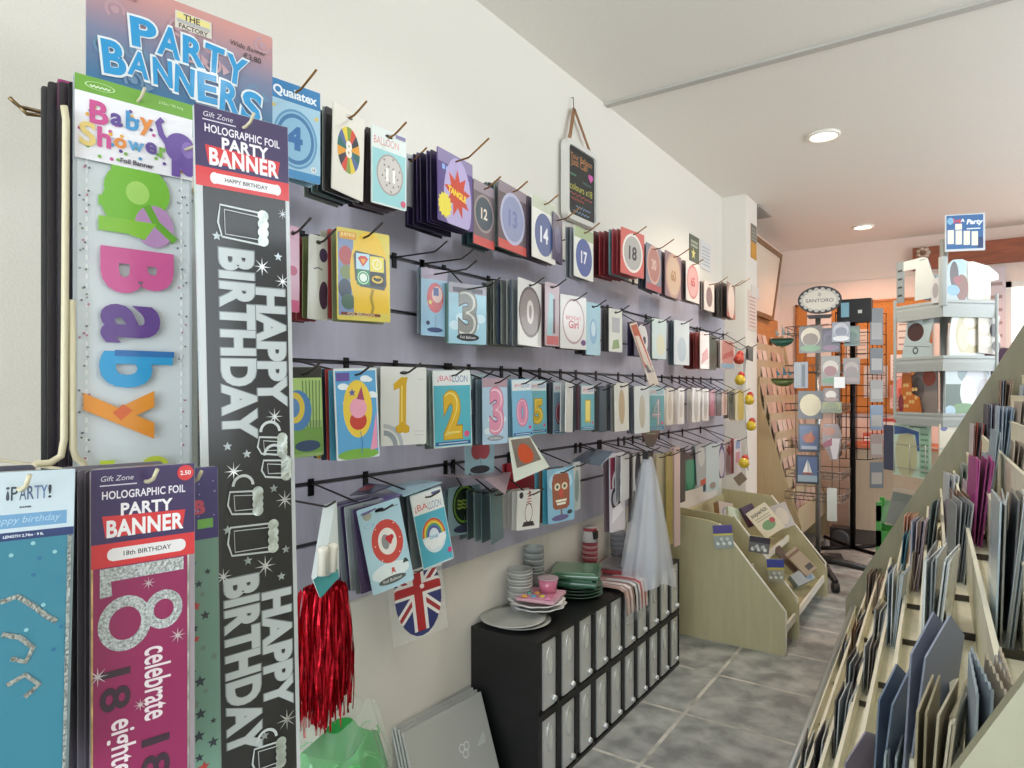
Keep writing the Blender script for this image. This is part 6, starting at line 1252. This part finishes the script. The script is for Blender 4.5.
# black grid spinner
gx0, gx1 = onY(836, 400, 5.9).x, onY(868, 400, 5.9).x
gs = thing('grid_spinner', 'black wire grid spinner with a black header box', 'display spinner', T(onY(853, 400, 5.95).x, 6.0, 0)); gc = gs.location.copy()
def gp_(x, y, z): return (x - gc.x, y - gc.y, z)
BK = mat('#1e1b1c', 'metal')
for (xa, ya_, xb, yb) in ((gx0, 5.88, gx1, 5.88), (gx1, 5.88, gx1 + .1, 6.2), (gx0, 5.88, gx0, 6.2)):
    m = M(); L = math.hypot(xb - xa, yb - ya_); n = max(3, round(L / .075))
    for k in range(n + 1): f = k / n; m.tube([gp_(xa + (xb - xa) * f, ya_ + (yb - ya_) * f, .82), gp_(xa + (xb - xa) * f, ya_ + (yb - ya_) * f, 2.0)], .0035, 5)
    for k in range(15): z = .82 + k * .084; m.tube([gp_(xa, ya_, z), gp_(xb, yb, z)], .0035, 5)
    m.build('grid_panel', BK, gs)
M().tube([(0, -.06, .1), (0, -.06, 2.0)], .022, 10).build('pole', BK, gs)
hd = onY(837, 300, 5.86), onY(871, 321, 5.86)
M().box(hd[0].x - gc.x, 5.86 - gc.y, hd[1].z, hd[1].x - gc.x, 6.0 - gc.y, hd[0].z).build('header_box', mat('#1b191a', 'plastic'), gs)
hx = lambda u, v: (onY(u, v, 5.855).x - gc.x, 5.855 - gc.y, onY(u, v, 5.855).z)
a = hx(841, 303); b_ = hx(849, 317); M().box(a[0], a[1] - .002, b_[2], b_[0], a[1] + .004, a[2]).build('blue_sticker', mat('#8fc0d4', 'print'), gs)
a = hx(858, 310); b_ = hx(862, 313); M().box(a[0], a[1] - .002, b_[2], b_[0], a[1] + .004, a[2]).build('white_sticker', mat('#d9d6d0', 'print'), gs)
for k in range(4):
    a = PI / 4 + k * PI / 2; e = Vector((.36 * math.cos(a), .36 * math.sin(a), .09))
    lg = M().tube([(0, -.06, .1), (e.x, e.y, .1)], .016, 8).build('leg', BK, gs); M().lathe([(.0001, -.012), (.034, -.012), (.034, .012), (.0001, .012)], 16, T(e.x, e.y, .036, a + .6, PI / 2)).build('caster', mat('#8a8684', 'plastic'), lg); M().tube([(e.x, e.y, .1), (e.x, e.y, .06)], .008, 6).build('caster_stem', mat('#8a8684', 'metal'), lg)
for k, (v0, v1, c_, nm) in enumerate(((308, 345, '#5c5a58', 'grey'), (348, 374, '#3c3d40', 'dark grey'), (380, 402, '#77736c', 'pale grey'), (405, 430, '#5c6f86', 'blue grey'), (434, 458, '#7c6c66', 'tan'), (462, 488, '#505a62', 'slate'))):
    item('sleeve_card', '%s sleeve on the side of the black grid spinner' % nm, 'card', (870, 883, v0, v1), 5.95, lambda p: p.rect('sleeve_print', .1, .15, .9, .6, '#8a8680'), c_, kind='print', yaw=.9, group='sleeves on the grid spinner')

# ------------------------------------------------------------------ souvenir card tower beyond the rack
tc0 = onY(943, 300, 4.14); HW = .235
TX, TY = tc0.x, 4.14 + .22
tw = thing('souvenir_tower', 'grey plastic souvenir card tower with a blue sign on top', 'card spinner', T(TX, TY, 0))
GP = mat('#b4bab9', 'plastic')
M().tube([(0, 0, .06), (0, 0, 2.2)], .02, 12).build('pole', mat('#b9bcba', 'metal'), tw)
M().lathe([(.0001, 0), (.3, 0), (.3, .015), (.05, .05), (.0001, .06)], 28).build('base', mat('#77797a', 'plastic'), tw)
dm = [(0, -.22), (HW, .0), (0, .22), (-HW, 0)]
zs_ = [onY(943, v, 4.14).z for v in (302, 358, 416)]
for z in zs_:
    o = M().prism(dm, z - .006, z).build('shelf', GP, tw)
    m = M()
    for k in range(4):
        a = Vector((*dm[k], z - .022)); b_ = Vector((*dm[(k + 1) % 4], z - .022)); m.add([a, b_, b_ + Vector((0, 0, .036)), a + Vector((0, 0, .036)), a * .97, b_ * .97, b_ * .97 + Vector((0, 0, .036)), a * .97 + Vector((0, 0, .036))], [(0, 1, 2, 3), (7, 6, 5, 4), (3, 2, 6, 7), (0, 4, 5, 1)])
    m.build('shelf_lip', GP, o)
for k, (x, y) in enumerate(dm):
    zt_ = onY(943, 257, 4.14).z
    M().prism([(x + (.02 if k == 0 else .008) * math.cos(a_ * PI / 4), y + (.02 if k == 0 else .008) * math.sin(a_ * PI / 4)) for a_ in range(8)], zs_[0] - .02 if k == 0 else zs_[2] - .03, zt_ if k == 0 else zs_[0] + .05).build('corner_post', GP, tw)
M().box(-.015, -.005, zs_[2], .015, .005, zs_[0]).build('inner_rib', GP, tw)
sg = item('tower_sign', 'x', 'x', (945, 985, 214, 251), TY, None, '#c9cdd2', .006, tocam(Vector((TX, TY, 0))) - .35)
for k_ in ('label', 'category', 'group'): del sg[k_]
sw = sg.matrix_world.copy(); sgo = [c for c in bpy.data.objects if c.parent == sg]
bpy.context.view_layer.update(); sw = sg.matrix_world.copy()
for c in sgo:
    c.parent = tw; c.matrix_local = T(-TX, -TY, 0) @ sw; c.name = 'sign_board'
    sb = c
bpy.data.objects.remove(sg)
w_, h_ = sb.dimensions.x, sb.dimensions.y
p = Print(sb, w_, h_, .0032)
p.rect('blue_print', .03, .06, .95, .97, '#3a679e'); p.rect('dark_corner', .8, .06, .95, .36, '#2f4470')
for k in range(4): p.rect('price_block', .06 + .2 * k, .2 - .02 * k, .22 + .2 * k, .58 - .02 * k, '#e4e2d4'); 
p.rect('price_block', .25, .58, .42, .74, '#e4e2d4')
p.text('red_lettering', '1st', .3, .82, .2, '#c8505c', bold=.06); p.text('sign_lettering', 'A', .44, .83, .1, '#dfe6ee', bold=.05); p.text('sign_lettering', 'Party', .74, .76, .4, '#dfe6ee', bold=.05, skew=.2); p.ell('blue_ball', .13, .82, .08, .1, '#7fb4d4'); p.rect('underline', .54, .58, .88, .61, '#dfe6ee')
p.done()
YL, YR = math.radians(137), math.radians(43)
def souv(lab, px, side, design, col, shape=None, back=.02, cat='souvenir card', kind='print'):
    uL, uR, vT, vB = px; yaw = YL if side == 'L' else YR
    P = Vector((TX, 4.14 + back, 0)); w, h, top = solve(uL, uR, vT, vB, P, yaw)
    r = thing('souvenir_card', lab, cat, face(top, yaw), 'souvenir cards on the tower')
    if shape: M().prism([((a - .5) * w, (b - 1) * h) for a, b in shape], -.003, .003).build('card', mat(col, kind), r)
    else: link('card', bodymesh(w, h, .006, False, .003), r).data.materials[0] = mat(col, kind)
    if design: p = Print(r, w, h, .003); design(p); p.done()
souv('white seven shaped souvenir card on the top tier facing the spinners', (904, 937, 258, 300), 'L', lambda p: p.rect('small_print', .5, .93, .68, .95, '#6f7a80'), '#d5dbd8', [(.35, 0), (1, 0), (1, .3), (.85, .62), (.72, .95), (.6, 1), (.0, 1), (.0, .78), (.38, .76)])
souv('grey slotted souvenir card at the tower edge, top tier', (897, 904, 262, 303), 'L', lambda p: [p.rect('slot_print', .2, .15 + .2 * k, .8, .2 + .2 * k, '#3a3c3e') for k in range(4)], '#8e979a', back=.06)
souv('pale blue souvenir card behind the corner post, top tier', (925, 943, 276, 299), 'L', None, '#9cc0d4', back=.05)
souv('rounded scene card with dark child figure, top tier', (946, 968, 259, 301), 'R', lambda p: (p.ell('stars_print', .5, .8, .4, .3, '#9fb8c4'), p.ell('figure_print', .35, .62, .2, .5, '#4a3c3c'), p.ell('figure_print', .7, .32, .3, .5, '#7a4a38'), p.ell('red_print', .5, .5, .2, .14, '#8f3a40'), p.ell('blue_print', .3, .25, .3, .2, '#7fa8c8')), '#aebcc0', [(0, 0), (1, 0), (1, .95), (.7, 1), (.3, .97), (0, .8)])
souv('plain cream rounded souvenir card on the top tier beside the scene card', (966, 998, 262, 300), 'R', lambda p: p.rect('small_print', .1, .92, .25, .94, '#8a8478'), '#d9d6c8', [(0, 0), (.75, 0), (.75, .5), (1, .55), (1, .7), (.7, .9), (.2, 1), (0, .98)])
souv('small white figure card in front of the corner post', (931, 941, 278, 303), 'L', lambda p: p.ell('figure_print', .5, .5, .3, .6, '#a8a4a8'), '#d0d0d2', [(.1, 0), (.9, 0), (1, .5), (.8, 1), (.3, 1), (0, .5)], -.01)
souv('pale blue cut-out card with brown rock on the middle tier', (902, 934, 308, 358), 'L', lambda p: (p.ell('rock_print', .45, .52, .26, .22, '#4c3029'), p.ring('round_logo', .45, .15, .05, .09, '#4f5a60'), p.line('edge_print', [(.1, .26), (.9, .2)], .02, '#7f8a8e'), p.ell('grey_print', .3, .8, .1, .1, '#9aa4a6')), '#bdcfd2', [(0, 0), (.95, 0), (.95, .25), (.85, .3), (1, .75), (.7, .7), (.35, 1), (.25, .95)])
souv('white arched card with pale figures, middle tier', (949, 984, 306, 358), 'R', lambda p: (p.ell('cream_print', .55, .45, .38, .56, '#c9bf9c'), p.ell('figure_print', .6, .7, .2, .14, '#e6e0d0'), p.ell('figure_print', .4, .4, .16, .3, '#d8cfb4'), p.ell('figure_print', .7, .4, .2, .2, '#e9e4d8'), p.ell('dark_print', .85, .5, .06, .1, '#3a3230'), p.rect('base_print', .1, .0, 1, .1, '#d4dad6')), '#d9ddd8', [(0, 0), (1, 0), (1, .8), (.85, 1), (.3, .98), (.08, .8), (0, .5)])
souv('cut-out card with white jugs and pots on the middle tier', (978, 1000, 310, 355), 'R', lambda p: (p.ell('pot_print', .3, .6, .25, .2, '#d9d8d0'), p.ell('pot_print', .7, .75, .25, .25, '#b8b4b0'), p.ell('dark_print', .7, .55, .2, .25, '#3f3432'), p.ell('pot_print', .4, .3, .3, .2, '#e2e0d8'), p.ell('dark_print', .8, .2, .2, .2, '#4a3a30')), '#c6beb2', [(0, .05), (.9, 0), (1, .4), (.8, .6), (1, .85), (.6, 1), (0, .9)], .0)
souv('orange giraffe pattern cut-out card on the lower tier', (898, 922, 373, 414), 'L', lambda p: ([p.ell('spot_print', .3 + .12 * (k % 5), .2 + .1 * (k // 2), .06, .06, '#e0b878') for k in range(12)], p.ell('red_print', .15, .25, .12, .3, '#8f2f44')), '#c9702c', [(.0, 0), (1, 0), (.9, .4), (.6, .5), (.55, 1), (.2, 1), (.15, .5)])
souv('grey hill cut-out card behind the giraffe card', (906, 938, 366, 413), 'L', lambda p: (p.ell('red_print', .75, .75, .2, .2, '#9c4a34'), p.ell('grey_print', .4, .5, .2, .3, '#6f6a68')), '#8c8480', [(0, 0), (1, 0), (1, .9), (.6, 1), (.2, .8), (0, .4)], .06)
souv('white silver and green cut-out card on the lower tier', (945, 990, 363, 416), 'R', lambda p: (p.rect('green_print', .0, .08, .7, .6, '#3c5440'), p.ell('grey_print', .62, .8, .36, .2, '#7f9298'), p.ell('silver_print', .7, .55, .3, .4, '#c9ccd0'), p.ell('silver_print', .5, .45, .18, .3, '#dfe2e4'), p.ell('silver_print', .85, .4, .16, .3, '#b9b6ba'), p.ell('green_print', .4, .12, .3, .12, '#5f8a4a'), p.ell('blue_print', .1, .1, .12, .1, '#a8c8dc')), '#c5d2d4', [(0, 0), (1, 0), (1, .9), (.85, 1), (.3, .95), (0, .85)])
souv('pale green map card in the lower wire pocket', (894, 931, 424, 477), 'L', lambda p: (p.rect('green_column', .72, .03, .97, .95, '#9ec4ac'), p.ell('map_print', .36, .42, .3, .5, '#c2c49c'), p.poly('sea_print', [(.02, .95), (.02, .78), (.4, .82), (.6, .8), (.66, .5), (.72, .5), (.7, .86), (.3, .93)], '#3a5f9a'), p.line('title_scribble', [(.45 + .05 * j, .945 + .008 * (j % 2)) for j in range(10)], .03, '#5f7a6a'), [p.rect('text_lines', .75, .1 + .1 * k, .94, .14 + .1 * k, '#6f9a80') for k in range(8)]), '#c3dccc')
souv('dark navy card behind the map card', (884, 896, 425, 470), 'L', None, '#39405a', back=.1)
souv('cream card with blue oval in the lower wire pocket', (939, 968, 424, 466), 'R', lambda p: (p.ell('blue_print', .15, .9, .12, .08, '#5f5f9a'), p.poly('tan_print', [(.3, .0), (1, .0), (1, .7)], '#cdbf9c')), '#ddd6c0')
wp = M()
for k in range(2):
    a, b_ = ((-HW, 0), (0, -.22)) if k == 0 else ((0, -.22), (HW, 0))
    for z in (.93, 1.06): wp.tube([(a[0], a[1] - .02, z), (b_[0], b_[1] - .02, z)], .0025, 5)
    for f in (0, .33, .66, 1): x, y = a[0] + (b_[0] - a[0]) * f, a[1] + (b_[1] - a[1]) * f - .02; wp.tube([(x, y, .9), (x, y, 1.07)], .0025, 5)
wp.build('wire_pocket', mat('#c9cbca', 'metal'), tw)
for z, lab in ((.82, 'upper clear plastic leaflet pocket below the map card'), (.55, 'lower clear plastic leaflet pocket near the green crate')):
    r = thing('leaflet_pocket', lab, 'holder', face(Vector((TX - .15, TY - .12, z)), YL, 0, -.25)); M().box(-.13, -.22, 0, .13, 0, .003).box(-.13, -.22, .03, .13, -.08, .033).box(-.13, -.22, 0, .13, -.217, .033).build('pocket', mat('#b9bdbc', 'clear'), r); M().box(-.11, -.21, .006, .11, -.03, .014).build('leaflet', mat('#6f7a74', 'print'), r)
gc_ = thing('crate', 'green plastic crate standing behind the souvenir tower', 'crate', T(1.0, 4.75, 0)); m = M(); m.box(0, 0, 0, .34, .26, .02)
for k in range(4): m.box(0, 0, .06 + .16 * k, .34, .012, .16 + .16 * k); m.box(0, .248, .06 + .16 * k, .34, .26, .16 + .16 * k); m.box(0, 0, .06 + .16 * k, .012, .26, .16 + .16 * k); m.box(.328, 0, .06 + .16 * k, .34, .26, .16 + .16 * k)
for x, y in ((0, 0), (.31, 0), (0, .23), (.31, .23)): m.box(x, y, 0, x + .03, y + .03, .66)
m.build('crate_body', mat('#3f8a3c', 'plastic'), gc_)
bpy.context.view_layer.update()
